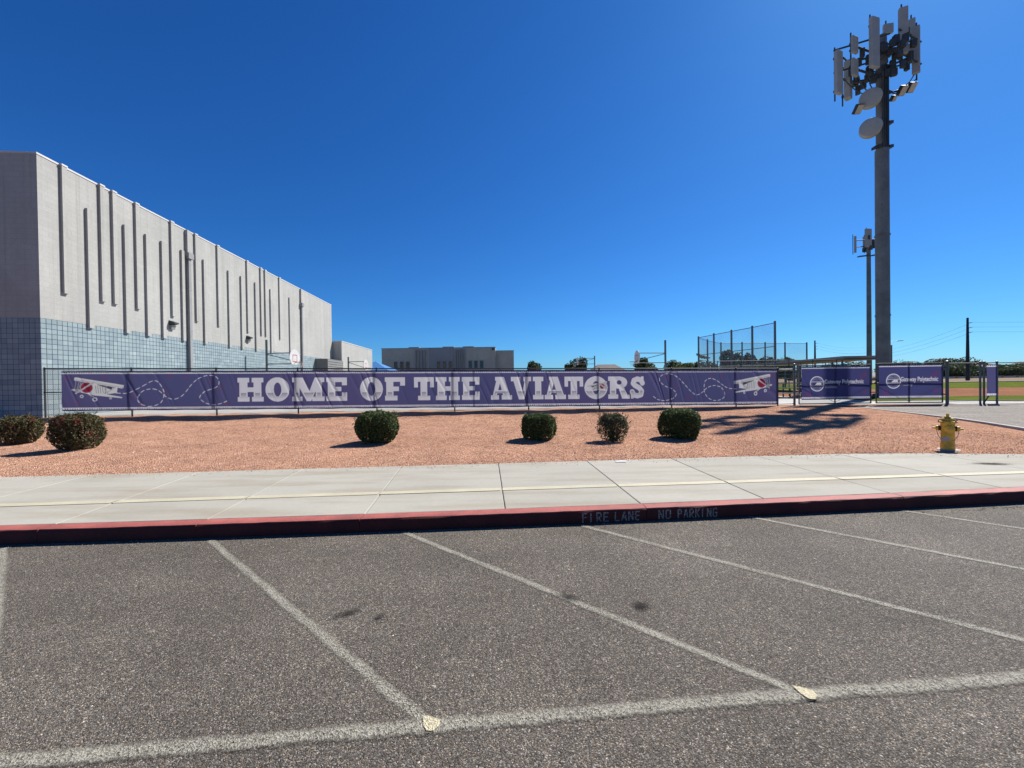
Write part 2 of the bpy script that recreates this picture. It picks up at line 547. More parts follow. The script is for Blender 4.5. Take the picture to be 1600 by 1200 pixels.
def tag(o, label=None, cat=None, group=None, kind=None):
    if label:
        o["label"] = label
    if cat:
        o["category"] = cat
    if group:
        o["group"] = group
    if kind:
        o["kind"] = kind
    return o

def thing(name, loc, label, cat, group=None):
    o = bpy.data.objects.new(name, None)
    o.empty_display_size = 0.2
    COL.objects.link(o)
    o.location = loc
    return tag(o, label, cat, group)

def set_attr(o, name, cols, domain='FACE'):
    me = o.data
    a = me.color_attributes.new(name=name, type='FLOAT_COLOR', domain='CORNER') if domain == 'FACE' else me.color_attributes.new(name=name, type='FLOAT_COLOR', domain='POINT')
    if domain == 'FACE':
        n = np.empty(len(me.polygons), dtype=np.int32)
        me.polygons.foreach_get("loop_total", n)
        cols = np.repeat(np.asarray(cols, dtype=np.float32), n, axis=0)
    cols = np.asarray(cols, dtype=np.float32)
    if cols.shape[1] == 3:
        cols = np.hstack([cols, np.ones((len(cols), 1), np.float32)])
    a.data.foreach_set("color", cols.ravel())

def set_float(o, name, vals, domain='FACE'):
    a = o.data.attributes.new(name=name, type='FLOAT', domain=domain)
    a.data.foreach_set("value", np.asarray(vals, dtype=np.float32))

# ------------------------------------------------------------------ layout of the place
# kerb line, walk and gravel bed
def kerb_y(x):
    return 4.33 + 0.072 * x + 0.0024 * x * x if abs(x) < 8 else 4.33 + 0.072 * x + 0.0024 * 8 * (2 * abs(x) - 8)
K_FRONT = lambda x: kerb_y(x)
def back_y(x):
    if x <= 7.2:
        return 7.01 + 0.068 * x
    return 7.50 - min(0.5, 0.14 * (x - 7.2))
# fence line
F0, F1 = Vector((-18.2, 14.9)), Vector((12.9, 18.6))
FD = (F1 - F0).normalized()
FN = Vector((FD.y, -FD.x))             # toward the street
FL = (F1 - F0).length
def fence_y(x):
    return F0.y + (x - F0.x) * FD.y / FD.x
def yard_z(x):
    return min(0.47, max(0.22, 0.45 - 0.0061 * (x + 18.2)))
def bed_z(x, y):
    yb, yf = back_y(x), fence_y(x) if x < 13 else 18.6
    t = (y - yb) / (yf - yb)
    t = min(1.0, max(0.0, t))
    rise = min(0.17, yard_z(x) - 0.15) * min(1.0, max(0.0, (12.5 - x) / 3.0))
    z = 0.135 + t * (yard_z(x) - rise - 0.135)
    d = yf - y + 0.16 * sin(x * 0.9) + 0.07 * sin(x * 2.3 + 1)      # raked bank up to the fence
    k = min(1.0, max(0.0, (1.55 - d) / 1.25))
    return z + rise * k * k * (3 - 2 * k)
def bed_bumps(x, y):
    m = min(1.0, max(0.0, (9.5 - x) / 3.0)) * min(1, max(0, (y - back_y(x)) / 1.5))
    u = 0.018 * sin(x * 1.7 + 0.6 * sin(y * 2.1)) * sin(y * 1.3 + 1.1) + 0.012 * sin(x * 4.1 + y * 2.7) * sin(y * 3.3 - x)
    d = fence_y(x) - y                  # raked ridge along the fence
    ridge = 0.035 * math.exp(-((d - 0.85 - 0.18 * sin(x * 0.9)) / 0.24) ** 2) * (0.75 + 0.25 * sin(x * 2.3))
    return (u + ridge) * m

# ------------------------------------------------------------------ ground
g = MB()
g.add([(-4000, -4000, -0.06), (4000, -4000, -0.06), (4000, 5000, -0.06), (-4000, 5000, -0.06)], [(0, 1, 2, 3)])
tag(g.build("ground", MAT_DESERT), kind="structure")

g = MB()
xs = [-60, -30, -20] + [i * 0.5 for i in range(-32, 33)] + [20, 30, 60]
vs = [(x, -25, 0) for x in xs] + [(x, K_FRONT(x) + 0.10, 0) for x in xs]
g.add(vs, [(i, i + 1, len(xs) + i + 1, len(xs) + i) for i in range(len(xs) - 1)])
asphalt = tag(g.build("parking_lot_asphalt", MAT_ASPH), kind="structure")

def stripe(name, a, b, w, mat, parent, z=0.004, jitter=0.006, seg=0.12):
    a, b = Vector(a), Vector(b)
    d = (b - a)
    n = max(2, int(d.length / seg))
    d.normalize()
    q = Vector((-d.y, d.x))
    m = MB()
    L = (b - a).length
    R = random.Random(int(abs(a.x * 91 + a.y * 37) * 100))
    rows, edge = [], []
    for i in range(n + 1):
        p = a + d * (L * i / n)
        j0, j1 = R.uniform(-jitter, jitter), R.uniform(-jitter, jitter)
        for k, e in ((-1.0, 0.0), (-0.35, 1.0), (0.35, 1.0), (1.0, 0.0)):
            jj = j0 if k < 0 else j1
            pp = p + q * (k * w / 2 + jj)
            rows.append((pp.x, pp.y, z))
            edge.append(e)
    fs = [(4 * i + k, 4 * i + k + 1, 4 * (i + 1) + k + 1, 4 * (i + 1) + k) for i in range(n) for k in range(3)]
    fs = [tuple(reversed(f)) for f in fs]
    m.add(rows, fs)
    o = m.build(name, mat, parent)
    set_float(o, "edge", edge, 'POINT')
    return o

hatch = [((-7.24, 3.80), (-4.30, 1.52)), ((-5.24, 3.93), (-2.36, 1.68)), ((-3.22, 4.06), (-0.43, 1.84)), ((-1.21, 4.21), (1.47, 2.00)),
         ((0.77, 4.33), (3.42, 2.14)), ((2.78, 4.54), (5.40, 2.28)), ((4.73, 4.68), (7.3, 2.44)), ((6.75, 4.86), (9.3, 2.6))]
for k, (a, b) in enumerate(hatch):
    stripe("hatch_line", a, b, 0.078, MAT_LINE, asphalt)
stripe("border_line", (-7.0, 1.30), (-0.40, 1.825), 0.092, MAT_LINE, asphalt, 0.0075)
stripe("border_line", (-0.40, 1.825), (1.52, 1.98), 0.092, MAT_LINE, asphalt, 0.0075)
stripe("border_line", (1.52, 1.98), (9.5, 2.56), 0.092, MAT_LINE, asphalt, 0.0075)
def tip(c, rot):
    m = MB()
    base = [(-0.052, 0.026), (-0.015, 0.036), (0.040, 0.034), (0.056, 0.006), (0.042, -0.030), (0.012, -0.042), (-0.022, -0.020)]
    ctr = [(c[0], c[1], 0.0115)]
    cs, sn = cos(rot), sin(rot)
    rim = [(c[0] + x * cs - y * sn, c[1] + x * sn + y * cs, 0.0115) for x, y in base]
    mid = [(c[0] + 0.88 * (x * cs - y * sn), c[1] + 0.88 * (x * sn + y * cs), 0.0115) for x, y in base]
    n = len(base)
    fs = [(1 + n + i, 1 + i, 1 + (i + 1) % n, 1 + n + (i + 1) % n) for i in range(n)] + [(0, 1 + n + i, 1 + n + (i + 1) % n) for i in range(n)]
    m.add(ctr + rim + mid, [tuple(reversed(f)) for f in fs])
    o = m.build("yellow_line_tip", MAT_TIP, asphalt)
    set_float(o, "edge", [1.0] + [0.15] * n + [1.0] * n, 'POINT')
for c, r in (((-0.42, 1.835), -0.35), ((1.50, 1.985), -0.5), ((-2.36, 1.69), -0.3), ((3.42, 2.14), -0.5)):
    tip(c, r)
# oil drips soaked into the asphalt
m_oil, nt, b_, out_ = new_mat("oil_stain")
b_.inputs["Base Color"].default_value = (0.03, 0.027, 0.024, 1)
b_.inputs["Roughness"].default_value = 0.95
b_.inputs["Specular IOR Level"].default_value = 0.0
at = N(nt, "ShaderNodeAttribute", attribute_name="edge")
f = ramp(nt, mixc(nt, 0.5, at.outputs["Fac"], noise(nt, 38, 4)), [(0.38, 0.0), (0.70, 0.78)])
tr = nt.nodes.new("ShaderNodeBsdfTransparent")
ms = nt.nodes.new("ShaderNodeMixShader")
nt.links.new(f, ms.inputs[0]); nt.links.new(tr.outputs[0], ms.inputs[1]); nt.links.new(b_.outputs[0], ms.inputs[2]); nt.links.new(ms.outputs[0], out_.inputs[0])
def oil(c, rx, ry, rot):
    m = MB(); n = 14; cs, sn = cos(rot), sin(rot)
    R = random.Random(int(c[0] * 1000))
    rim = []
    for i in range(n):
        t = 2 * pi * i / n; k = R.uniform(0.8, 1.2)
        x, y = rx * cos(t) * k, ry * sin(t) * k
        rim.append((c[0] + x * cs - y * sn, c[1] + x * sn + y * cs, 0.0145))
    m.add([(c[0], c[1], 0.0145)] + rim, [(0, 1 + i, 1 + (i + 1) % n) for i in range(n)])
    o = m.build("oil_stain", m_oil, asphalt)
    set_float(o, "edge", [1.0] + [0.0] * n, 'POINT')
for a in (((-1.19, 2.73), 0.16, 0.06, 0.5), ((0.91, 2.77), 0.11, 0.10, 0.2), ((0.41, 2.90), 0.16, 0.06, -0.4), ((-0.95, 2.68), 0.08, 0.04, 0.6)):
    oil(*a)

# hairline cracks in the asphalt
m_crack = paint("crack_dark", (0.035, 0.032, 0.03), 0.95, 0, 8, 0.2, 60, 0, 0.0)
def crack(a, b, wander, seed, w=0.0045):
    R = random.Random(seed)
    a, b = Vector(a), Vector(b)
    d = b - a; q = Vector((-d.y, d.x)).normalized()
    n = int(d.length / 0.05)
    off, vs = 0.0, []
    for i in range(n + 1):
        off = off * 0.94 + R.gauss(0, wander)
        p = a + d * (i / n) + q * off
        ww = w * R.uniform(0.35, 1.2) * min(1, 6 * (i / n) * (1 - i / n) + 0.15)
        vs += [(p.x - q.x * ww, p.y - q.y * ww, 0.0025), (p.x + q.x * ww, p.y + q.y * ww, 0.0025)]
    MB().add(vs, [(2 * i, 2 * i + 2, 2 * i + 3, 2 * i + 1) for i in range(n)]).build("crack", m_crack, asphalt)
crack((5.3, 4.62), (8.6, 4.72), 0.02, 1)
crack((6.1, 4.60), (6.7, 3.95), 0.02, 2)

# ------------------------------------------------------------------ pavement of concrete slabs and red kerb
JX = [(-12.6, -12.1), (-10.75, -10.3), (-8.95, -8.6), (-7.15, -6.92), (-5.40, -5.02), (-3.68, -3.42), (-1.99, -1.70), (-0.27, -0.10), (1.36, 1.53), (2.97, 3.10), (4.66, 4.82), (6.28, 6.46), (8.0, 8.1), (9.7, 9.8), (11.5, 11.5), (13.3, 13.3)]
pave = MB()
xs = [-13 + i * 0.5 for i in range(54)]
vs = [(x, K_FRONT(x) + 0.14, 0.118) for x in xs] + [(x, back_y(x) + 0.03, 0.118) for x in xs]
pave.add(vs, [(i, i + 1, len(xs) + i + 1, len(xs) + i) for i in range(len(xs) - 1)])
pavement = tag(pave.build("pavement", paint("joint_dirt", (0.22, 0.19, 0.15), 0.95)), kind="structure")
KT = 0.165                                  # kerb width
def slab_mesh(q, z0, z1, ch):
    """chamfered slab from four corners (ccw)."""
    c = Vector((sum(p[0] for p in q) / 4, sum(p[1] for p in q) / 4))
    def inset(e):
        r = []
        for i in range(4):
            p, a, b = Vector(q[i]), Vector(q[i - 1]), Vector(q[(i + 1) % 4])
            r.append(p + (a - p).normalized() * e + (b - p).normalized() * e)
        return r
    t = inset(ch)
    mid = inset(ch * 0.3)
    vs = [(*p, z0) for p in q] + [(p[0], p[1], z1 - ch) for p in q] + [(*p, z1 - ch * 0.3) for p in mid] + [(*p, z1) for p in t]
    fs = [(8 + 4, 9 + 4, 10 + 4, 11 + 4)]
    for L in (0, 4, 8):
        fs += [(L + i, L + (i + 1) % 4, L + 4 + (i + 1) % 4, L + 4 + i) for i in range(4)]
    return vs, fs
G = 0.004
for (b0, f0), (b1, f1) in zip(JX[:-1], JX[1:]):
    q = [(f0 + G, K_FRONT(f0) + KT + 0.012), (f1 - G, K_FRONT(f1) + KT + 0.012), (b1 - G, back_y(b1)), (b0 + G, back_y(b0))]
    m = MB()
    m.add(*slab_mesh(q, 0.10, 0.150 + RNG.uniform(-0.0015, 0.0015), 0.010))
    m.build("slab", MAT_CONC, pavement)
# painted stripe along the walk, cut at the joints
YST = lambda x: 5.315 + 0.067 * x
for (b0, f0), (b1, f1) in zip(JX[:-1], JX[1:]):
    if f0 > 11:
        break
    def jx(b, f, y):
        k = (y - K_FRONT(f)) / (back_y(b) - K_FRONT(f))
        return f + (b - f) * k
    xa, xb = jx(b0, f0, YST(f0)) + 0.012, jx(b1, f1, YST(f1)) - 0.012
    m = MB()
    w = 0.065
    n = 6
    vs = []
    for i in range(n + 1):
        x = xa + (xb - xa) * i / n
        vs += [(x, YST(x) - w + RNG.uniform(-.003, .003), 0.1555), (x, YST(x) + w + RNG.uniform(-.003, .003), 0.1555)]
    m.add(vs, [(2 * i, 2 * i + 2, 2 * i + 3, 2 * i + 1) for i in range(n)])
    m.build("painted_stripe", MAT_YSTRIPE, pavement)

kerb = MB()
kerb.add(*(lambda xs: ([(x, K_FRONT(x) + 0.02, 0.10) for x in xs] + [(x, K_FRONT(x) + KT - 0.01, 0.10) for x in xs], [(i, i + 1, len(xs) + i + 1, len(xs) + i) for i in range(len(xs) - 1)]))([-12.5 + i for i in range(26)]))
kerb = tag(kerb.build("kerb", MAT_KERB), kind="structure")
KJ = [-12.1, -8.6, -6.92, -5.02, -3.42, -1.70, 1.545, 4.83, 8.1, 11.5]
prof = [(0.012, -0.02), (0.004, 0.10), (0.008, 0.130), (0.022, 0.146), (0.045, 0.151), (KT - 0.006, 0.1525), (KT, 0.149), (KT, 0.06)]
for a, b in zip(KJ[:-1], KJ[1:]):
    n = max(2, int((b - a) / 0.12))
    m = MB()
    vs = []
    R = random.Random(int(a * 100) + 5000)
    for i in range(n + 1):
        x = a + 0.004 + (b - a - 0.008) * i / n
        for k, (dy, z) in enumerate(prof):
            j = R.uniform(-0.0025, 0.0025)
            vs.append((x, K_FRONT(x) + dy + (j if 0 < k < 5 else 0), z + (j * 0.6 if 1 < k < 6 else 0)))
    P = len(prof)
    m.add(vs, [(i * P + k, (i + 1) * P + k, (i + 1) * P + k + 1, i * P + k + 1) for i in range(n) for k in range(P - 1)] + [tuple(range(P)), tuple(n * P + k for k in reversed(range(P)))])
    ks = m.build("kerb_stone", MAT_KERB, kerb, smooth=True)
    ks.data.materials.append(MAT_KFACE)             # street face and front bevel: their shade is painted in
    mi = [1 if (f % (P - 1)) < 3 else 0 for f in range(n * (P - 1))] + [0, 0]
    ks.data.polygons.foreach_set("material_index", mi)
# stencilled letters on the kerb face
STEN = {
 'F': [((0, 0), (0, 1)), ((0, 1), (.6, 1)), ((.08, .55), (.5, .55))],
 'I': [((.2, 0), (.2, 1))],
 'R': [((0, 0), (0, 1)), ((.08, 1), (.45, 1)), ((.55, .92), (.55, .6)), ((.08, .52), (.45, .52)), ((.2, .45), (.6, 0))],
 'E': [((0, 0), (0, 1)), ((.08, 1), (.6, 1)), ((.08, .52), (.5, .52)), ((.08, 0), (.6, 0))],
 'L': [((0, 0), (0, 1)), ((.08, 0), (.6, 0))],
 'A': [((0, 0), (.28, 1)), ((.36, 1), (.64, 0)), ((.2, .35), (.46, .35))],
 'N': [((0, 0), (0, 1)), ((.06, .95), (.54, .05)), ((.6, 0), (.6, 1))],
 'O': [((0, .1), (0, .95)), ((.08, 0), (.5, 0)), ((.6, .1), (.6, .95)), ((.1, 1), (.22, 1)), ((.38, 1), (.5, 1))],
 'P': [((0, 0), (0, 1)), ((.1, 1), (.45, 1)), ((.55, .92), (.55, .6)), ((.08, .5), (.45, .5))],
 'K': [((0, 0), (0, 1)), ((.1, .5), (.6, 1)), ((.2, .55), (.6, 0))],
 'G': [((.58, .85), (.5, 1)), ((.5, 1), (.1, 1)), ((0, .92), (0, .08)), ((.1, 0), (.5, 0)), ((.6, .05), (.6, .45)), ((.35, .48), (.6, .48))],
}
def kerb_word(word, x0, x1, zb=0.020, h=0.098):
    m = MB()
    edge = []
    adv = (x1 - x0) / len(word)
    for i, ch in enumerate(word):
        w = adv * (0.98 if ch != 'I' else 0.7)
        for (a, b) in STEN[ch]:
            p = Vector((x0 + i * adv + a[0] * w, zb + a[1] * h))
            q = Vector((x0 + i * adv + b[0] * w, zb + b[1] * h))
            d = (q - p)
            if d.length < 1e-5:
                continue
            d.normalize()
            nn = Vector((-d.y, d.x))
            vs = []
            for pt, k in ((p - d * 0.006, 0), (p + d * 0.004, 1), (q - d * 0.004, 1), (q + d * 0.006, 0)):
                for e in (-1, 0, 1):
                    r = pt + nn * (0.0085 * e)
                    y = K_FRONT(r.x) + 0.004 + max(0, (0.10 - r.y)) * 0.067 - 0.003 - 0.0012 * (len(m.v) % 5 == 0)
                    vs.append((r.x, y - 0.002, r.y))
                    edge.append(1.0 if (k and e == 0) else 0.45)
            m.add(vs, [(3 * r + c, 3 * r + c + 1, 3 * r + c + 4, 3 * r + c + 3) for r in range(3) for c in range(2)])
    o = m.build("stencilled_word", MAT_STENCIL, kerb)
    o["label"] = "worn white stencilled words " + word
    set_float(o, "edge", edge, 'POINT')
kerb_word("FIRE", 0.79, 1.12)
kerb_word("LANE", 1.17, 1.49)
kerb_word("NO", 1.69, 1.86)
kerb_word("PARKING", 1.92, 2.42)

# ------------------------------------------------------------------ gravel bed, yard, drive, playing field
g = MB()
nx, ny = 300, 90
X0, X1 = -34.0, 26.0
vs = []
for j in range(ny + 1):
    t = j / ny
    for i in range(nx + 1):
        x = X0 + (X1 - X0) * i / nx
        y0, y1 = back_y(x) + 0.008, (fence_y(x) if x < 13 else 18.6) + 0.9
        y = y0 + (y1 - y0) * t
        vs.append((x, y, bed_z(x, y) + bed_bumps(x, y)))
g.add(vs, [(j * (nx + 1) + i, j * (nx + 1) + i + 1, (j + 1) * (nx + 1) + i + 1, (j + 1) * (nx + 1) + i) for j in range(ny) for i in range(nx)])
tag(g.build("gravel_bed", MAT_GRAVEL, smooth=True), kind="structure")

R = random.Random(5)
m = MB()
cols = []
pal = [(0.30, 0.14, 0.085), (0.44, 0.225, 0.14), (0.54, 0.30, 0.19), (0.60, 0.38, 0.26), (0.18, 0.09, 0.055), (0.58, 0.45, 0.33)]
for i in range(42000):
    x = R.uniform(-12.5, 12.4)
    yb = back_y(x) + 0.01
    y = yb + (fence_y(x) - yb) * R.random() ** 1.7 * 0.93
    if x > 12.0 - (y - 7) * -0.25 + 0.4:
        continue
    spill = i % 60 == 0
    gutter = i % 60 == 30
    if spill:
        y = back_y(x) - abs(R.gauss(0, 0.16)) - 0.02
    if gutter:
        y = K_FRONT(x) - abs(R.gauss(0, 0.10)) - 0.01
    r = R.uniform(0.006, 0.0125) * (1 + 0.06 * (y - 7))
    if R.random() < 0.02:
        r *= 1.7
    z = bed_z(x, y) + bed_bumps(x, y) + r * 0.25 if not (spill or gutter) else (0.152 if spill else 0.002)
    a = R.uniform(0, pi)
    ca, sa = cos(a), sin(a)
    k = R.uniform(0.6, 1.0); kz = R.uniform(0.45, 0.8)
    m.add([(x + r * ca, y + r * sa, z), (x - r * sa * k, y + r * ca * k, z), (x - r * ca, y - r * sa, z), (x + r * sa * k, y - r * ca * k, z), (x + R.uniform(-.3, .3) * r, y + R.uniform(-.3, .3) * r, z + r * kz)],
          [(0, 1, 4), (1, 2, 4), (2, 3, 4), (3, 0, 4)])
    c = R.choice(pal) if not gutter else (0.20, 0.17, 0.13); s = R.uniform(0.8, 1.15)
    cols += [tuple(v * s for v in c)] * 4
st = tag(m.build("gravel_stones", MAT_STONE), "loose red gravel spread over the planting bed", "gravel", kind="stuff")
set_attr(st, "tone_col", cols)

g = MB()
xs = [-70, -40, -30, -18.3, -10, 0, 8, 13, 21, 40]
vs = [(x, (fence_y(x) if x < 13 else 18.6) + 0.55, yard_z(x) + 0.006) for x in xs] + [(x, 74, yard_z(x) + 0.006) for x in xs]
g.add(vs, [(i, i + 1, len(xs) + i + 1, len(xs) + i) for i in range(len(xs) - 1)])
tag(g.build("court_paving", MAT_COURT), kind="structure")

def sheet(name, pts, mat, dz, zfun=None):
    m = MB()
    m.add([(x, y, (zfun(x, y) if zfun else 0.22) + dz) for x, y in pts], [tuple(range(len(pts)))])
    return tag(m.build(name, mat), kind="structure")
# driveway sweeping in to the double gate
L_ = [(15.85, 18.2), (15.72, 17.5), (15.45, 16.0), (15.1, 14.5), (14.67, 12.97), (14.15, 11.6), (13.43, 10.09), (12.5, 8.6), (11.4, 7.3)]
m = MB(); vs = []
for (x, y) in L_:
    for k in range(9):
        xx = x + (40 - x) * (k / 8) ** 1.6
        vs.append((xx, y + 0.5 * (k / 8), max(0.232, bed_z(x, y) + 0.012)))
m.add(vs, [(j * 9 + k, (j + 1) * 9 + k, (j + 1) * 9 + k + 1, j * 9 + k + 1) for j in range(len(L_) - 1) for k in range(8)])
tag(m.build("driveway", MAT_DRIVE), kind="structure")
m = MB()                                     # pale concrete edging of the drive
for a, b in zip(L_[:-1], L_[1:]):
    d = (Vector(b) - Vector(a)).normalized() * 0.004
    za, zb = max(0.232, bed_z(*a) + 0.012), max(0.232, bed_z(*b) + 0.012)
    m.add([(a[0] - 0.07, a[1], za - 0.1), (a[0] + 0.06, a[1], za - 0.1), (b[0] + 0.06, b[1], zb - 0.1), (b[0] - 0.07, b[1], zb - 0.1),
           (a[0] - 0.07, a[1], za + 0.006), (a[0] + 0.06, a[1], za + 0.006), (b[0] + 0.06, b[1], zb + 0.006), (b[0] - 0.07, b[1], zb + 0.006)],
          [(4, 7, 6, 5), (0, 4, 5, 1), (3, 2, 6, 7), (0, 3, 7, 4), (1, 5, 6, 2)])
tag(m.build("driveway_edging", MAT_COURT), kind="structure")
sheet("walk_behind_gate", [(12.6, 19.3), (21.4, 18.95), (21.7, 17.6), (24.5, 16.6), (45, 14.5), (45, 18.2), (25.8, 19.6), (24.15, 21.2), (12.6, 21.6)], MAT_COURT, 0.022)
def rect(x0, x1, y0, y1):
    return [(x0, y0), (x1, y0), (x1, y1), (x0, y1)]
sheet("field_ground", rect(15, 420, 19.9, 330), MAT_SAND, 0.010)
sheet("field_grass", [(20.5, 20.6), (120, 17), (120, 26.5), (20.5, 25.2)], MAT_GRASS, 0.014)
sheet("infield_dirt", [(20, 25.2), (120, 26.5), (120, 44), (20, 40.5)], MAT_DIRT, 0.014)
sheet("outfield_grass", [(24, 40.5), (160, 44), (160, 76), (24, 70)], MAT_GRASS, 0.014)
sheet("warning_track", [(30, 70), (160, 76), (220, 110), (60, 100)], MAT_SAND, 0.018)

# ------------------------------------------------------------------ gymnasium building
C0 = Vector((-18.33, 15.0))
WD = Vector((-0.08609, 0.99629))
WN = Vector((0.99629, 0.08609))
WL = 29.95
WTOP, BTOP, WBOT = 10.70, 4.35, 0.25
def W(s, o, z):
    p = C0 + WD * s + WN * o
    return (p.x, p.y, z)
def wbox(m, s0, s1, o0, o1, z0, z1):
    vs = [W(s, o, z) for z in (z0, z1) for s, o in ((s0, o0), (s0, o1), (s1, o1), (s1, o0))]
    return m.add(vs, [(0, 3, 2, 1), (4, 5, 6, 7), (0, 1, 5, 4), (1, 2, 6, 5), (2, 3, 7, 6), (3, 0, 4, 7)])
gym = thing("gymnasium_building", (C0.x, C0.y, WBOT), "tall grey school gymnasium with thin vertical ribs and blue block base", "building")
wbox(MB(), 0, WL, -36, 0, BTOP, WTOP).build("upper_wall", MAT_WALL, gym)
wbox(MB(), 0.02, WL, -36, -0.02, WBOT, BTOP - 0.002).build("base_wall", MAT_MORTAR, gym)
m = MB(); cols = []
R = random.Random(3)
B = 0.2
def block(face, i, j):
    g_ = 0.0075
    z1 = BTOP - 0.003 - j * B - g_; z0 = z1 - B + 2 * g_
    a, b = i * B + g_, (i + 1) * B - g_
    d = R.uniform(-0.0015, 0.0015) - 0.004
    if face == 'e':
        P = lambda s, z, o: W(s, o, z)
        q = [(a, z0), (b, z0), (b, z1), (a, z1)]
    else:
        P = lambda s, z, o: W(-o, -s, z)
        q = [(b, z0), (a, z0), (a, z1), (b, z1)]
    c = 0.006
    cx, cz = (a + b) / 2, (z0 + z1) / 2
    ins = [(p[0] + (c if p[0] < cx else -c), p[1] + (c if p[1] < cz else -c)) for p in q]
    vs = [P(*p, -0.02) for p in q] + [P(*p, d - 0.004) for p in q] + [P(*p, d) for p in ins]
    fs = [(8, 9, 10, 11)] + [(L + k, L + (k + 1) % 4, L + 4 + (k + 1) % 4, L + 4 + k) for L in (0, 4) for k in range(4)]
    m.add(vs, fs)
    col_tone = tone_ij(i, j)
    cols.extend([col_tone] * 9)
colt = {}
def tone_ij(i, j):
    # blocks came in batches: pairs share a tone
    key = (i // 2 if (j % 2 == 0) else (i + 1) // 2, j)
    if key not in colt:
        t = R.gauss(0, 0.5)
        base = Vector((0.215, 0.272, 0.290))
        colt[key] = base * (1 + 0.12 * t) + Vector((0.015, 0.008, 0)) * t
    c = colt[key] * R.uniform(0.95, 1.05)
    return tuple(c)
for i in range(int(WL / B)):
    for j in range(20):
        block('e', i, j)
for i in range(45):
    for j in range(20):
        block('s', i, j)
bo = tag(m.build("block_course", MAT_BLOCK, gym), kind="stuff")
set_attr(bo, "tone_col", cols)
RIBS_TOP = [0.74, 2.34, 2.93, 4.14, 6.35, 8.18, 10.15, 13.36, 15.14, 15.77, 17.98]
RIBS_LOW = [1.74, 3.51, 4.71, 5.69, 7.09, 8.86, 11.23, 12.63, 14.39, 16.54, 19.71]
RP = 0.10
for s in RIBS_TOP:
    r = wbox(MB(), s + 0.07, s + 0.27, -0.01, RP, 5.49, WTOP + 0.015).build("rib", MAT_WALL, gym)
    wbox(MB(), s + 0.055, s + 0.285, -0.05, RP + 0.018, WTOP + 0.016, WTOP + 0.085).build("rib_cap", MAT_COPING, r)
for s in RIBS_LOW:
    wbox(MB(), s + 0.07, s + 0.27, -0.03, RP, 4.21, 9.42).build("rib", MAT_WALL, gym)
m = MB()
wbox(m, -0.02, WL + 0.02, -0.28, 0.02, WTOP, WTOP + 0.07)
wbox(m, -0.02, 0.26, -36, -0.285, WTOP, WTOP + 0.07)
wbox(m, WL - 0.26, WL + 0.02, -36, -0.285, WTOP, WTOP + 0.07)
m.build("coping", MAT_COPING, gym)
for s in (7.60, 22.05):
    d = wbox(MB(), s - 0.02, s + 0.17, 0.03, 0.17, 0.35, 9.05).build("downspout", MAT_PIPE, gym)
    wbox(MB(), s - 0.13, s + 0.28, 0.004, 0.26, 9.05, 9.38).build("conductor_head", MAT_PIPE, d)
    wbox(MB(), s - 0.06, s + 0.21, -0.02, 0.15, 9.38, WTOP + 0.02).build("scupper_chase", MAT_WALL, d)
    for z in (2.0, 4.8, 7.2):
        wbox(MB(), s - 0.05, s + 0.20, 0.0, 0.176, z, z + 0.05).build("bracket", MAT_PIPE, d)
for s in (6.25, 13.35):
    lt = MB()
    vs = [W(s, 0.0, 4.98), W(s + 0.32, 0.0, 4.98), W(s + 0.32, 0.30, 5.06), W(s, 0.30, 5.06), W(s, 0.0, 5.24), W(s + 0.32, 0.0, 5.24), W(s + 0.32, 0.30, 5.12), W(s, 0.30, 5.12)]
    lt.add(vs, [(0, 3, 2, 1), (4, 5, 6, 7), (0, 1, 5, 4), (1, 2, 6, 5), (2, 3, 7, 6), (3, 0, 4, 7)])
    o = lt.build("wall_light", MAT_GEAR, gym)
    lt = MB()
    vs = [W(s + 0.04, 0.002, 4.74), W(s + 0.28, 0.002, 4.74), W(s + 0.28, 0.10, 4.74), W(s + 0.04, 0.10, 4.74), W(s + 0.02, 0.002, 4.975), W(s + 0.30, 0.002, 4.975), W(s + 0.30, 0.18, 4.975), W(s + 0.02, 0.18, 4.975)]
    lt.add(vs, [(0, 3, 2, 1), (4, 5, 6, 7), (0, 1, 5, 4), (1, 2, 6, 5), (2, 3, 7, 6), (3, 0, 4, 7)])
    lt.build("light_body", MAT_PIPE, o)
# annexes at the far end
wbox(MB(), WL + 0.1, 43.0, -12, 1.05, WBOT, 6.50).build("annex_wall", MAT_WALL, gym)
wbox(MB(), WL + 0.08, 43.02, -12, 1.08, 6.50, 6.58).build("annex_coping", MAT_COPING, gym)
m = MB(); wbox(m, 25.2, 29.85, 0.0, 1.25, WBOT, 4.22)
eq = m.build("equipment_enclosure", paint("enclosure_grey", (0.22, 0.22, 0.215), 0.8, 0, 1, 0.1), gym)
for k in range(8):
    wbox(MB(), 25.22, 29.83, 1.254, 1.285, 2.2 + k * 0.25, 2.2 + k * 0.25 + 0.17).build("slat", paint("enclosure_slat", (0.30, 0.30, 0.29), 0.7, 0, 1, 0.1), eq)
wbox(MB(), 27.0, 29.6, 1.29, 1.31, 0.5, 2.6).build("door", MAT_GLASS, eq)

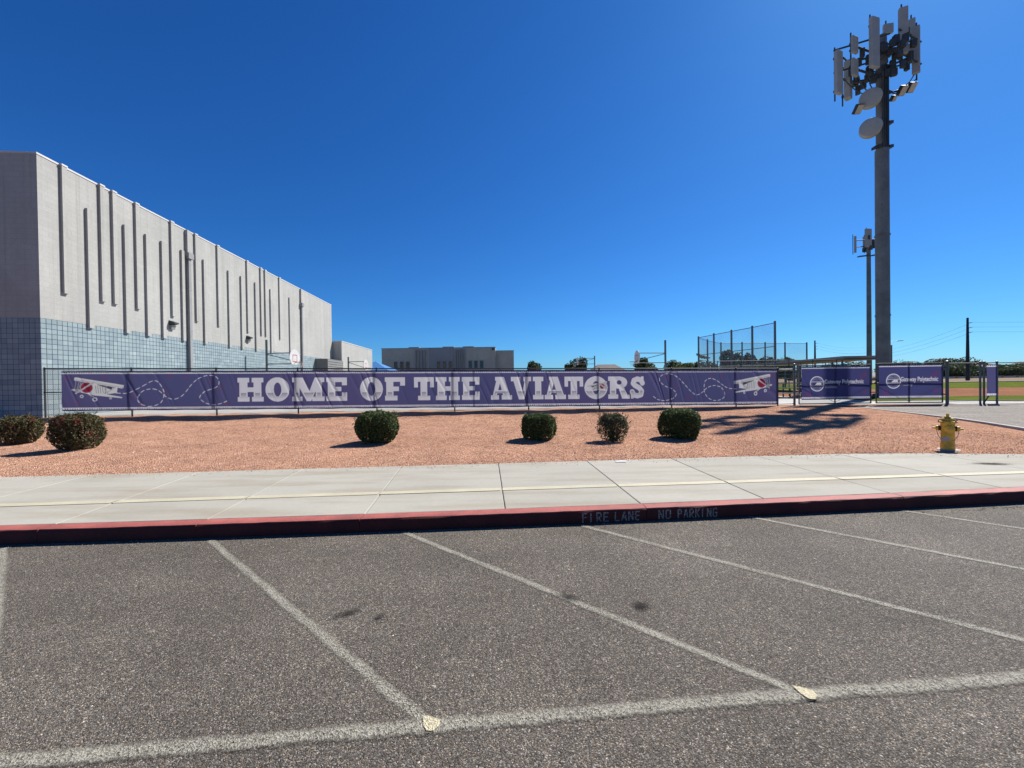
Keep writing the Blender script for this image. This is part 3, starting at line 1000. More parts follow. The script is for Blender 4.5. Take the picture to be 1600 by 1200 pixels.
# ------------------------------------------------------------------ print on vinyl: small raster canvas
class Canvas:
    def __init__(self, L, Hh, res, base):
        self.nx, self.ny = int(L / res) + 1, int(Hh / res) + 1
        self.L, self.H = L, Hh
        self.s = np.linspace(0, L, self.nx)
        self.t = np.linspace(0, Hh, self.ny)
        self.S, self.T = np.meshgrid(self.s, self.t)
        self.c = np.ones((self.ny, self.nx, 3)) * np.array(base)

    def win(self, s0, s1, t0, t1):
        i0, i1 = np.searchsorted(self.s, [s0, s1]); j0, j1 = np.searchsorted(self.t, [t0, t1])
        return slice(max(0, j0 - 1), j1 + 1), slice(max(0, i0 - 1), i1 + 1)

    def apply(self, w, mask, col, a=1.0):
        k = (mask * a)[..., None]
        self.c[w] = self.c[w] * (1 - k) + np.array(col) * k

    def pmask(self, pts, w):
        S, T = self.S[w], self.T[w]
        ins = np.zeros(S.shape, bool)
        n = len(pts)
        for i in range(n):
            x0, y0 = pts[i]; x1, y1 = pts[(i + 1) % n]
            if y0 == y1:
                continue
            cnd = ((y0 > T) != (y1 > T)) & (S < (x1 - x0) * (T - y0) / (y1 - y0) + x0)
            ins ^= cnd
        return ins.astype(float)

    def poly(self, pts, col, a=1.0):
        xs = [p[0] for p in pts]; ys = [p[1] for p in pts]
        w = self.win(min(xs), max(xs), min(ys), max(ys))
        self.apply(w, self.pmask(pts, w), col, a)

    def dmask(self, a, b, r, w):
        S, T = self.S[w], self.T[w]
        dx, dy = b[0] - a[0], b[1] - a[1]
        L2 = dx * dx + dy * dy + 1e-9
        u = np.clip(((S - a[0]) * dx + (T - a[1]) * dy) / L2, 0, 1)
        d = np.hypot(S - a[0] - u * dx, T - a[1] - u * dy)
        return np.clip((r - d) / 0.012 + 0.5, 0, 1)

    def line(self, a, b, r, col, al=1.0):
        w = self.win(min(a[0], b[0]) - r - .02, max(a[0], b[0]) + r + .02, min(a[1], b[1]) - r - .02, max(a[1], b[1]) + r + .02)
        self.apply(w, self.dmask(a, b, r, w), col, al)

    def disc(self, c, r, col, a=1.0, r_in=0.0):
        w = self.win(c[0] - r - .02, c[0] + r + .02, c[1] - r - .02, c[1] + r + .02)
        d = np.hypot(self.S[w] - c[0], self.T[w] - c[1])
        k = np.clip((r - d) / 0.012 + 0.5, 0, 1)
        if r_in > 0:
            k = k * np.clip((d - r_in) / 0.012 + 0.5, 0, 1)
        self.apply(w, k, col, a)

def rct(x0, y0, x1, y1):
    return [(x0, y0), (x1, y0), (x1, y1), (x0, y1)]
def ell(cx, cy, rx, ry, n=28):
    return [(cx + rx * cos(2 * pi * i / n), cy + ry * sin(2 * pi * i / n)) for i in range(n)]
GLY = {
 'H': ([rct(0, 0, .45, .19), rct(.55, 0, 1, .19), rct(0, .81, .45, 1), rct(.55, .81, 1, 1), rct(.07, 0, .38, 1), rct(.62, 0, .93, 1), rct(.3, .40, .7, .60)], []),
 'O': ([ell(.5, .5, .5, .52)], [ell(.5, .5, .155, .30)]),
 'M': ([rct(0, 0, .31, .19), rct(.62, 0, 1, .19), rct(0, .81, .2, 1), rct(.8, .81, 1, 1), rct(.06, 0, .22, 1), rct(.72, 0, .93, 1), [(.06, 1), (.33, 1), (.53, .42), (.70, 1), (.93, 1), (.58, 0), (.44, 0)]], []),
 'E': ([rct(.06, 0, .42, 1), rct(0, .80, 1, 1), rct(0, 0, 1, .20), rct(.3, .41, .72, .60), rct(.76, .66, 1, 1), rct(.76, 0, 1, .36)], []),
 'F': ([rct(.06, 0, .42, 1), rct(0, .80, 1, 1), rct(0, 0, .62, .20), rct(.3, .40, .70, .59), rct(.76, .64, 1, 1)], []),
 'T': ([rct(0, .80, 1, 1), rct(0, .56, .19, 1), rct(.81, .56, 1, 1), rct(.33, 0, .67, 1), rct(.2, 0, .8, .19)], []),
 'A': ([[(.30, 1), (.62, 1), (.93, .1), (.60, .1), (.43, .72), (.25, .1), (.07, .1)], rct(.25, .27, .68, .42), rct(0, 0, .38, .19), rct(.50, 0, 1, .19), rct(.2, .84, .62, 1)], []),
 'V': ([[(.06, 1), (.40, 1), (.57, .36), (.72, 1), (.94, 1), (.64, 0), (.38, 0)], rct(0, .81, .46, 1), rct(.62, .81, 1, 1)], []),
 'I': ([rct(0, 0, 1, .19), rct(0, .81, 1, 1), rct(.2, 0, .8, 1)], []),
 'R': ([rct(.08, 0, .38, 1), rct(0, 0, .47, .19), rct(0, .81, .6, 1), ell(.55, .73, .36, .27), rct(.3, .46, .58, .6), [(.48, .52), (.74, .52), (.98, .0), (.66, .0)], rct(.64, 0, 1.02, .17)], [ell(.52, .73, .12, .10)]),
}
SPTS = [(.86, .70), (.74, .84), (.5, .885), (.27, .82), (.21, .69), (.34, .59), (.64, .48), (.80, .34), (.75, .17), (.5, .115), (.25, .16), (.14, .30)]
PURPLE = (0.074, 0.076, 0.175)
WHITE = (0.60, 0.58, 0.60)
GREY = (0.24, 0.23, 0.26)
NAVY = (0.035, 0.032, 0.10)
RED = (0.25, 0.028, 0.05)
def glyph(cv, ch, s0, s1, t0, t1):
    w = cv.win(s0 - .05, s1 + .05, t0 - .05, t1 + .05)
    f = lambda p: (s0 + p[0] * (s1 - s0), t0 + p[1] * (t1 - t0))
    if ch == 'S':
        k = np.zeros(cv.S[w].shape)
        for a, b in zip(SPTS[:-1], SPTS[1:]):
            k = np.maximum(k, cv.dmask(f(a), f(b), 0.118 * (t1 - t0), w))
        for r in (rct(.76, .60, .95, 1.0), rct(.05, 0, .24, .40)):
            k = np.maximum(k, cv.pmask([f(p) for p in r], w))
    else:
        add, sub = GLY[ch]
        k = np.zeros(cv.S[w].shape)
        for p in add:
            k = np.maximum(k, cv.pmask([f(q) for q in p], w))
        for p in sub:
            k = k * (1 - cv.pmask([f(q) for q in p], w))
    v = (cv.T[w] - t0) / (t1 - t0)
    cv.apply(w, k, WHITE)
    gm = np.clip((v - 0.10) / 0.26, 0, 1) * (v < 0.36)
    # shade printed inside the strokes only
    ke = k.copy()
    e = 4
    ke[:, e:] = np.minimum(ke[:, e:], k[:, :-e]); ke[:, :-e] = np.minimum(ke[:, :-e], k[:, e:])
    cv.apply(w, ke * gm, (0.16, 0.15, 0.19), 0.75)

def catmull(P, n=14):
    P = [P[0]] + list(P) + [P[-1]]
    out = []
    for i in range(1, len(P) - 2):
        p0, p1, p2, p3 = (np.array(P[i + k], float) for k in (-1, 0, 1, 2))
        for j in range(n):
            t = j / n
            out.append(0.5 * ((2 * p1) + (-p0 + p2) * t + (2 * p0 - 5 * p1 + 4 * p2 - p3) * t * t + (-p0 + 3 * p1 - 3 * p2 + p3) * t ** 3))
    out.append(np.array(P[-2], float))
    return out
def dashed(cv, pts, dash, gap, r, col):
    pl = catmull(pts)
    acc, on = 0.0, True
    for a, b in zip(pl[:-1], pl[1:]):
        if on:
            cv.line(a, b, r, col)
        acc += float(np.hypot(*(b - a)))
        if acc > (dash if on else gap):
            acc, on = 0.0, not on
def biplane(cv, s0, s1, t0, t1, flip=False):
    def f(x, y):
        u = (x - 163) / 407.0; v = 1 - (y - 148) / 187.0
        if flip:
            u = 1 - u
        return (s0 + u * (s1 - s0), t0 + v * (t1 - t0))
    P = lambda pts, c, a=1.0: cv.poly([f(*p) for p in pts], c, a)
    Ln = lambda a, b, r, c: cv.line(f(*a), f(*b), r, c)
    W_ = (0.56, 0.55, 0.54); D_ = (0.06, 0.055, 0.075); G_ = (0.29, 0.28, 0.30)
    P([(330, 190), (500, 222), (505, 268), (460, 276), (300, 270)], D_)
    P([(300, 205), (350, 196), (440, 222), (500, 232), (515, 270), (410, 282), (290, 276)], W_)
    P([(345, 188), (480, 214), (470, 246), (420, 228), (360, 206)], D_)
    P([(490, 222), (516, 228), (512, 268), (496, 270)], W_)
    P([(165, 238), (205, 240), (330, 262), (556, 304), (548, 312), (330, 288), (168, 250)], W_)
    P([(185, 240), (205, 236), (235, 262), (200, 272)], G_)
    P([(185, 150), (200, 148), (568, 210), (566, 232), (550, 235), (184, 172)], W_)
    Ln((200, 166), (560, 228), 0.010, G_)
    cx, cy = f(277, 228)
    rr = (t1 - t0) * 0.235
    cv.disc((cx, cy), rr, (0.42, 0.40, 0.42))
    cv.disc((cx, cy), rr * 0.92, (0.24, 0.025, 0.05))
    cv.disc((cx, cy), rr * 0.62, (0.18, 0.015, 0.04))
    Ln((196, 272), (332, 186), 0.030, (0.42, 0.37, 0.38))
    for x in (345, 362, 380, 398, 416):
        Ln((x, 214), (x + 6, 272), 0.008, D_)
    for a, b in (((198, 170), (188, 240)), ((222, 176), (205, 238)), ((430, 215), (415, 276)), ((500, 225), (420, 276)), ((415, 222), (440, 278)), ((240, 176), (215, 238))):
        Ln(a, b, 0.012, G_)
    Ln((290, 276), (330, 300), 0.014, W_)
    for c, r in (((238, 296), 0.065), ((340, 320), 0.085), ((460, 312), 0.045)):
        q = f(*c)
        cv.disc(q, r * (s1 - s0) / 1.9, W_, 1, r * 0.5 * (s1 - s0) / 1.9)
def redmark(cv, c, r, a):
    for k in range(3):
        t = a + k * pi / 3
        cv.line((c[0] - r * cos(t), c[1] - r * sin(t)), (c[0] + r * cos(t), c[1] + r * sin(t)), 0.014, RED, 0.32)
def borders(cv):
    for t0, t1 in ((0.03, 0.115), (cv.H - 0.105, cv.H - 0.025)):
        w = cv.win(0, cv.L, t0, t1)
        cv.apply(w, np.ones(cv.S[w].shape), (0.62, 0.60, 0.64))
        w = cv.win(0, cv.L, t0 + 0.032, t1 - 0.026)
        k = (np.sin(cv.S[w] * 2 * pi / 0.085) > 0.2).astype(float)
        cv.apply(w, k, (0.06, 0.055, 0.10), 0.9)
    w = cv.win(0, cv.L, 0, 0.03); cv.apply(w, np.ones(cv.S[w].shape), NAVY)
    w = cv.win(0, cv.L, cv.H - 0.028, cv.H); cv.apply(w, np.ones(cv.S[w].shape), NAVY)

def banner_mesh(name, cv, Pfun, parent=None):
    """Pfun(S, T/H) -> arrays x, y, z."""
    x, y, z = Pfun(cv.S, cv.T / cv.H)
    off = wloc(parent) if parent else Vector((0, 0, 0))
    co = np.stack([x - off.x, y - off.y, z - off.z], -1).reshape(-1, 3)
    nx, ny = cv.nx, cv.ny
    i = (np.arange(ny - 1)[:, None] * nx + np.arange(nx - 1)[None, :]).ravel()
    quads = np.stack([i, i + 1, i + nx + 1, i + nx], -1).astype(np.int32)
    me = bpy.data.meshes.new(name)
    me.vertices.add(len(co)); me.vertices.foreach_set("co", co.astype(np.float32).ravel())
    me.loops.add(quads.size); me.loops.foreach_set("vertex_index", quads.ravel())
    me.polygons.add(len(quads)); me.polygons.foreach_set("loop_start", np.arange(0, quads.size, 4, dtype=np.int32))
    me.polygons.foreach_set("use_smooth", np.ones(len(quads), bool))
    me.update(calc_edges=True); me.validate()
    me.materials.append(MAT_PRINT)
    o = bpy.data.objects.new(name, me); COL.objects.link(o)
    if parent:
        o.parent = parent
    set_attr(o, "print_col", cv.c.reshape(-1, 3), 'POINT')
    return o

# ------------------------------------------------------------------ chain link fence
def f_rail(s): return 2.365 - 0.0094 * s
def f_ground(s): return yard_z(F0.x + FD.x * s)
def FP(s, o, z):
    p = F0 + FD * s + FN * o
    return (p.x, p.y, z)
def link_mesh(m, P, L, z0f, z1f, pitch=0.075, r=0.0042):
    """diamond wires laid diagonally, clipped to the panel; P(s, z)."""
    H_ = z1f(0) - z0f(0)
    for sg in (1, -1):
        s = -H_ if sg > 0 else 0.0
        end = L if sg > 0 else L + H_
        while s < end:
            a, b = 0.0, 1.0                      # param along height
            sa, sb = s, s + sg * H_
            lo, hi = min(sa, sb), max(sa, sb)
            def clipk(v):
                return (v - sa) / (sb - sa)
            ks = [0.0, 1.0]
            if sg > 0:
                if sa < 0: ks[0] = clipk(0.0)
                if sb > L: ks[1] = clipk(L)
            else:
                if sa > L: ks[0] = clipk(L)
                if sb < 0: ks[1] = clipk(0.0)
            if ks[1] - ks[0] > 0.01:
                pts = []
                for k in ks:
                    ss = sa + (sb - sa) * k
                    zz = z0f(ss) + (z1f(ss) - z0f(ss)) * k
                    pts.append(P(ss, zz, 0.0025 * sg))
                m.tube(pts[0], pts[1], r, r, 3, caps=False)
            s += pitch
    return m

fence = thing("chain_link_fence", (F0.x, F0.y, 0.45), "long chain link fence carrying the printed banner in front of school", "fence")
POSTS = [0.05, 3.09, 6.20, 9.34, 12.51, 15.80, 19.07, 22.35, 25.85, 29.11, 31.30]
for s in POSTS:
    p = MB().tube(FP(s, -0.045, f_ground(s) - 0.15), FP(s, -0.045, f_rail(s) - 0.01), 0.030, n=12).build("post", MAT_DARK, fence, smooth=True)
    MB().lathe([(0.034, -0.03), (0.036, 0.0), (0.030, 0.022), (0.012, 0.035)], FP(s, -0.045, f_rail(s) + 0.015), 10).build("post_cap", MAT_DARK, p, smooth=True)
for a, b in zip(POSTS[:-1], POSTS[1:]):
    MB().tube(FP(a, -0.045, f_rail(a)), FP(b, -0.045, f_rail(b)), 0.024, n=10).build("top_rail", MAT_DARK, fence, smooth=True)
link_mesh(MB(), lambda s, z, o: FP(s, -0.012 + o, z), FL, lambda s: f_ground(s) + 0.06, lambda s: f_rail(s) - 0.01).build("wire_mesh", MAT_WIRE, fence)
MB().tube(FP(0, -0.012, f_ground(0) + 0.07), FP(FL, -0.012, f_ground(FL) + 0.07), 0.004, n=5).build("tension_wire", MAT_DARK, fence)
# black mid rail before the banner begins
MB().tube(FP(0.03, -0.02, 1.44), FP(0.72, -0.02, 1.435), 0.02, n=8).build("brace_rail", MAT_DARK, fence)

# ---- the long banner
def px2s(x): return (0.0215485536 * x - 1.41974141) / (1.0 - 1.71018482e-4 * x)
S0, S1 = px2s(97), px2s(1214)
BL, BH = S1 - S0, 1.58
cv = Canvas(BL, BH, 0.0135, PURPLE)
# soft purple drift in the print
k = 0.5 + 0.5 * np.sin(cv.S * 0.55 + 1.9 + 0.8 * np.sin(cv.T * 2))
cv.c = cv.c * (1 - 0.28 * k[..., None]) + np.array((0.135, 0.085, 0.185)) * (0.28 * k[..., None])
def ytop(x): return 579.9 - 0.0022 * (x - 97)
def ybot(x): return 642.2 - 0.0091 * (x - 97)
def U(x, y):
    return (px2s(x) - S0, BH * (ybot(x) - y) / (ybot(x) - ytop(x)))
R = random.Random(21)
for (X, Y) in ((128, 158), (640, 290), (1060, 150), (895, 265), (1325, 230), (1240, 180), (200, 350), (420, 150), (1380, 355), (700, 360), (930, 140)):
    redmark(cv, U(80 + X / 5, 560 + Y / 5), R.uniform(0.07, 0.12), R.uniform(0, 3))
for (X, Y) in ((290, 140), (360, 200), (450, 290), (740, 240), (690, 130), (620, 130), (1085, 110), (920, 310), (1060, 130), (60, 110)):
    redmark(cv, U(980 + X / 4.706, 560 + Y / 4.706), R.uniform(0.07, 0.12), R.uniform(0, 3))
path1 = [(510, 270), (600, 270), (700, 225), (800, 175), (850, 195), (882, 250), (882, 290), (850, 350), (760, 375), (690, 345), (680, 310), (710, 260), (780, 238), (840, 250), (900, 300), (960, 318), (1030, 285), (1110, 190), (1180, 145), (1250, 132), (1300, 150), (1315, 190), (1290, 225), (1200, 260), (1160, 305), (1200, 345), (1270, 362), (1330, 350), (1390, 325)]
dashed(cv, [U(80 + x / 5, 560 + y / 5) for x, y in path1], 0.125, 0.085, 0.012, WHITE)
path2 = [(190, 280), (230, 305), (290, 308), (340, 290), (358, 260), (330, 225), (280, 205), (240, 170), (240, 140), (270, 117), (320, 115), (370, 140), (420, 190), (470, 245), (510, 268), (550, 250), (590, 215), (640, 200), (690, 215), (715, 260), (700, 295), (650, 310), (600, 295), (570, 255), (565, 210), (575, 165), (615, 147), (660, 165), (700, 195), (740, 218), (800, 225)]
dashed(cv, [U(980 + x / 4.706, 560 + y / 4.706) for x, y in path2], 0.125, 0.085, 0.012, WHITE)
LET = [('H', 371.7, 411.6), ('O', 414.8, 452.6), ('M', 457, 507), ('E', 510.5, 542), ('O', 562.5, 598.4), ('F', 601.8, 632.8), ('T', 646.9, 678), ('H', 681, 718.2), ('E', 721.9, 749.3), ('A', 767, 800), ('V', 798.5, 830), ('I', 832.6, 849), ('A', 851, 884), ('T', 881.9, 911), ('O', 913, 949), ('R', 950, 983), ('S', 984.5, 1006.8)]
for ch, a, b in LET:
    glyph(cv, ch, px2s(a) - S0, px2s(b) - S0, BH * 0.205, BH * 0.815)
a, b = U(112.6, 0)[0], U(194.5, 0)[0]
biplane(cv, a, b, U(150, 627)[1], U(150, 589.6)[1])
biplane(cv, U(1146, 0)[0], U(1206.5, 0)[0], U(1175, 617.6)[1], U(1175, 584.6)[1], True)
biplane(cv, U(917, 0)[0], U(950, 0)[0], U(930, 614)[1], U(930, 596)[1], True)
borders(cv)
w = cv.win(px2s(740) - S0 - 0.03, px2s(740) - S0 + 0.03, 0, BH)      # sewn seam
cv.apply(w, np.ones(cv.S[w].shape), NAVY, 0.6)
def long_banner(S, v):
    s = S + S0
    zb = 0.712 - 0.0122 * s
    zt = 2.262 - 0.0077 * s
    z = zb + (zt - zb) * v
    t = v * BH
    # diagonal tension folds fading in and out, a little sag at the hem
    env = 0.5 + 0.5 * np.sin(s * 0.83 + 0.9 * np.sin(s * 0.31))
    q = s + 0.42 * t
    fold = np.zeros_like(s)
    for ph, per, wd, am in ((0.3, 1.35, 0.06, 0.040), (0.95, 2.1, 0.040, 0.045), (0.1, 0.78, 0.07, 0.022), (1.3, 3.07, 0.05, 0.055)):
        d = (q * (1 + 0.02 * np.sin(s * 0.7)) + ph + 0.35 * np.sin(s * 0.9 + ph)) % per - per / 2
        fold += am * np.exp(-(d / wd) ** 2) * (0.5 + 0.5 * np.sin(s * 1.7 / per + ph * 5))
    o = 0.012 + fold * np.sin(np.clip(v, 0, 1) * pi) ** 0.4 * (0.35 + 0.65 * env) + 0.006 * np.sin(s * 2.02) * np.sin(v * pi)
    z = z - 0.008 * np.abs(np.sin(s * pi / 1.55)) * (v > 0.99) + 0.008 * np.sin(s * 4.0) * (v < 0.01)
    return F0.x + FD.x * s + FN.x * o, F0.y + FD.y * s + FN.y * o, z
bn = banner_mesh("printed_banner", cv, long_banner)
tag(bn, "long purple banner with big white slab letters and biplanes on the fence", "banner")

# ------------------------------------------------------------------ double gate and its banners
GA, GM, GB = Vector((13.95, 18.70)), Vector((17.50, 18.72)), Vector((20.72, 18.45))
def gate_post(x, y, z1, r, fence_parent):
    p = MB().tube((x, y, 0.1), (x, y, z1), r, n=14).build("gate_post", MAT_GALV, fence_parent, smooth=True)
    MB().lathe([(r * 1.12, -0.03), (r * 1.15, 0.0), (r, r * 0.6), (r * 0.3, r * 0.95)], (x, y, z1), 12).build("post_cap", MAT_GALV, p, smooth=True)
    return p
gate_post(13.72, 18.69, 2.26, 0.048, fence)
# short fence piece between banner end and gate post
for z in (2.02, 0.36):
    MB().tube((12.9, 18.56, z), (13.72, 18.69, z), 0.022, n=8).build("rail", MAT_GALV, fence)

def text_tris(body, size, bold=0.012):
    cu = bpy.data.curves.new("t", 'FONT'); cu.body = body; cu.size = size; cu.offset = bold * size
    o = bpy.data.objects.new("t", cu); COL.objects.link(o)
    dg = bpy.context.evaluated_depsgraph_get()
    me = bpy.data.meshes.new_from_object(o.evaluated_get(dg))
    me.calc_loop_triangles()
    tr = [[(me.vertices[i].co.x, me.vertices[i].co.y) for i in t.vertices] for t in me.loop_triangles]
    bpy.data.objects.remove(o); bpy.data.curves.remove(cu); bpy.data.meshes.remove(me)
    return tr
def put_text(cv, body, s0, s1, t0, h, col):
    tr = text_tris(body, 1.0, 0.018)
    xs = [p[0] for t in tr for p in t]
    x0, x1 = min(xs), max(xs)
    k = (s1 - s0) / (x1 - x0)
    for t in tr:
        cv.poly([(s0 + (p[0] - x0) * k, t0 + p[1] * h / 0.72) for p in t], col)
def gate_print(cv, logo, rl, tx0, tx1, tt, ax1):
    k = 0.5 + 0.5 * np.sin(cv.S * 0.9 + 1.0)
    cv.c = cv.c * (1 - 0.2 * k[..., None]) + np.array((0.05, 0.05, 0.17)) * (0.2 * k[..., None])
    cv.disc(logo, rl, WHITE, 1, rl * 0.88)
    cv.disc(logo, rl * 0.80, (0.30, 0.29, 0.42), 0.5, rl * 0.70)
    for dt in (0.26, -0.26):
        hw = sqrt(max(0, 0.84 ** 2 - dt * dt)) * rl
        cv.line((logo[0] - hw, logo[1] + dt * rl), (logo[0] + hw, logo[1] + dt * rl), 0.012, WHITE)
    cv.poly([(logo[0] - 0.30 * rl, logo[1] - 0.16 * rl), (logo[0] + 0.62 * rl, logo[1] - 0.16 * rl), (logo[0] + 0.55 * rl, logo[1] + 0.17 * rl), (logo[0] + 0.02 * rl, logo[1] + 0.17 * rl)], WHITE)
    for t in np.linspace(-0.62, 0.62, 6):
        for q in (0.52, -0.52):
            cv.disc((logo[0] + t * rl * 0.8, logo[1] + q * rl), 0.016, WHITE, 0.8)
    put_text(cv, "Gateway Polytechnic", tx0, tx1, tt, 0.20, WHITE)
    put_text(cv, "Academy", tx0, ax1, tt - 0.20, 0.115, (0.33, 0.33, 0.40))
    for c in ((0.25, 0.30), (0.38, 0.20), (cv.L - 0.25, 1.15), (cv.L - 0.42, 1.02), (cv.L - 0.3, 0.36)):
        redmark(cv, c, 0.14, 0.6)
    borders(cv)

def gate_leaf(name, A, B_, z0, z1, label):
    D = (B_ - A); L = D.length; D = D.normalized(); Nn = Vector((D.y, -D.x))
    t = thing(name, (A.x, A.y, z0), label, "gate", "leaves of the double gate")
    P = lambda s, z, o=0.0: (A.x + D.x * s + Nn.x * o, A.y + D.y * s + Nn.y * o, z)
    r = 0.028
    for a, b, nm in ((P(0, z0), P(0, z1), "frame_stile"), (P(L, z0), P(L, z1), "frame_stile"), (P(0, z0), P(L, z0), "frame_rail"), (P(0, z1), P(L, z1), "frame_rail"), (P(L * .5, z0), P(L * .5, z1), "mid_stile"), (P(0, (z0 + z1) / 2), P(L, (z0 + z1) / 2), "mid_rail")):
        MB().tube(a, b, r, n=10).build(nm, MAT_DARK if nm == "frame_rail" else MAT_GALV, t, smooth=True)
    for a, b in ((P(0.03, z0 + .9), P(L * .5, z0 + 0.05)), (P(L - .03, z0 + .9), P(L * .5, z0 + .05))):
        MB().tube(a, b, 0.008, n=6).build("truss_rod", MAT_GALV, t)
    link_mesh(MB(), lambda s, z, o: P(s, z, 0.03 + o), L, lambda s: z0 + 0.01, lambda s: z1 - 0.01).build("wire_mesh", MAT_WIRE, t)
    return P, L, t
P1_, L1_, gl1 = gate_leaf("gate_leaf", GA, Vector((17.46, 18.72)), 0.335, 2.20, "left leaf of the double chain link gate, hung beside the long fence")
P2_, L2_, gl2 = gate_leaf("gate_leaf", Vector((17.72, 18.72)), Vector((20.66, 18.46)), 0.335, 2.235, "right leaf of the double chain link gate, hung on the stout post")
for z in (1.25, 1.42):
    MB().box((17.44, 18.64, z), (17.78, 18.70, z + 0.05)).build("latch_bar", MAT_DARK, gl1)
MB().lathe([(0.05, -0.012), (0.05, 0.012)], (17.6, 18.62, 1.30), 12, (0, 1, 0)).build("padlock", MAT_RUST, gl1)
for zz in (0.7, 1.9):
    MB().box((13.74, 18.655, zz), (13.96, 18.725, zz + 0.07)).build("hinge", MAT_GALV, gl1)
    MB().box((20.60, 18.38, zz), (20.86, 18.46, zz + 0.07)).build("hinge", MAT_GALV, gl2)
def flat_banner(P, s0, L, zb, zt, ph):
    def f(S, v):
        s = s0 + S
        o = 0.048 + 0.012 * np.sin(S * 2.1 + ph + 1.2 * v) * np.sin(v * pi) + 0.010 * np.exp(-((S - 0.9 + 0.8 * v + ph) / 0.06) ** 2) + 0.010 * np.exp(-((S - 2.1 - 0.9 * v + ph) / 0.05) ** 2)
        x0, y0, _ = P(0, 0); x1, y1, _ = P(1, 0); xn, yn, _ = P(0, 0, 1)
        return x0 + (x1 - x0) * s + (xn - x0) * o, y0 + (y1 - y0) * s + (yn - y0) * o, zb + (zt - zb) * v
    return f
def s_on(P, x):      # panel coordinate where an image column meets the panel (layout of the print)
    x0, y0, _ = P(0, 0); x1, y1, _ = P(1, 0)
    k = (x - 800 + 0.0134 * -10) / 601.0
    return (k * y0 - x0) / ((x1 - x0) - k * (y1 - y0))
cv = Canvas(L1_ - 0.16, 1.56, 0.009, (0.056, 0.058, 0.155))
o_ = 0.09
gate_print(cv, (s_on(P1_, 1275.5) - o_, 0.74), 0.355, s_on(P1_, 1287.5) - o_, s_on(P1_, 1348) - o_, 0.74, s_on(P1_, 1307) - o_)
b1 = banner_mesh("gate_banner", cv, flat_banner(P1_, o_, L1_, 0.53, 2.15, 0.3))
tag(b1, "purple banner with round white emblem on the left gate leaf", "banner", "banners on the gate")
cv = Canvas(L2_ - 0.14, 1.56, 0.009, (0.056, 0.058, 0.155))
gate_print(cv, (s_on(P2_, 1395) - o_, 0.80), 0.34, s_on(P2_, 1406.5) - o_, s_on(P2_, 1464) - o_, 0.79, s_on(P2_, 1425) - o_)
b2 = banner_mesh("gate_banner", cv, flat_banner(P2_, o_, L2_, 0.53, 2.19, 1.4))
tag(b2, "purple banner with round white emblem on the right gate leaf", "banner", "banners on the gate")

# fence beyond the gate
f2 = thing("chain_link_fence", (20.82, 18.4, 0.2), "bare chain link fence right of the gate, open to the playing field", "fence")
gate_post(20.84, 18.42, 2.28, 0.062, f2)
for x in (22.40, 22.58, 23.20):
    gate_post(x, 18.4, 2.25, 0.040, f2)
for x in (26.2, 29.2, 32.2):
    gate_post(x, 18.4, 2.25, 0.035, f2)
for a, b in ((20.9, 22.4), (23.2, 32.2)):
    for z in (2.20, 1.30, 0.40):
        MB().tube((a, 18.4, z), (b, 18.4, z), 0.021, n=8).build("rail", MAT_GALV, f2, smooth=True)
    link_mesh(MB(), lambda s, z, o: (a + s, 18.37 + o, z), b - a, lambda s: 0.3, lambda s: 2.19, r=0.0013).build("wire_mesh", MAT_WIRE, f2)
for z in (2.20, 0.40):
    MB().tube((22.58, 18.4, z), (23.2, 18.4, z), 0.024, n=8).build("rail", MAT_DARK, f2, smooth=True)
MB().tube((22.40, 18.30, 0.22), (22.30, 18.0, 0.62), 0.025, n=8).build("gate_stop", MAT_DARK, f2)
cv = Canvas(0.50, 1.52, 0.012, (0.06, 0.058, 0.14)); borders(cv)
Pn = lambda s, z, o=0.0: (22.64 + s, 18.4 - o, z)
b3 = banner_mesh("narrow_banner", cv, flat_banner(Pn, 0.0, 0.5, 0.60, 2.12, 0.7))
tag(b3, "narrow purple strip banner between two posts right of the gate", "banner")

# ------------------------------------------------------------------ bushes
def leaf_cloud(pts, nrm, size, R, flat=0.5):
    vs, fs, tone = [], [], []
    for p, n in zip(pts, nrm):
        d = Vector((R.gauss(0, 1), R.gauss(0, 1), R.gauss(0, 1)))
        n2 = (Vector(n) * flat + d * (1 - flat)).normalized()
        u = n2.orthogonal().normalized()
        a = R.uniform(0, 2 * pi)
        w = n2.cross(u)
        u, w = u * cos(a) + w * sin(a), w * cos(a) - u * sin(a)
        s = size * R.uniform(0.6, 1.3)
        k = len(vs)
        P = Vector(p)
        vs += [P - u * s, P + w * s * 0.55 - n2 * s * 0.12, P + u * s, P - w * s * 0.55 - n2 * s * 0.12]
        fs.append((k, k + 1, k + 2, k + 3))
    return vs, fs

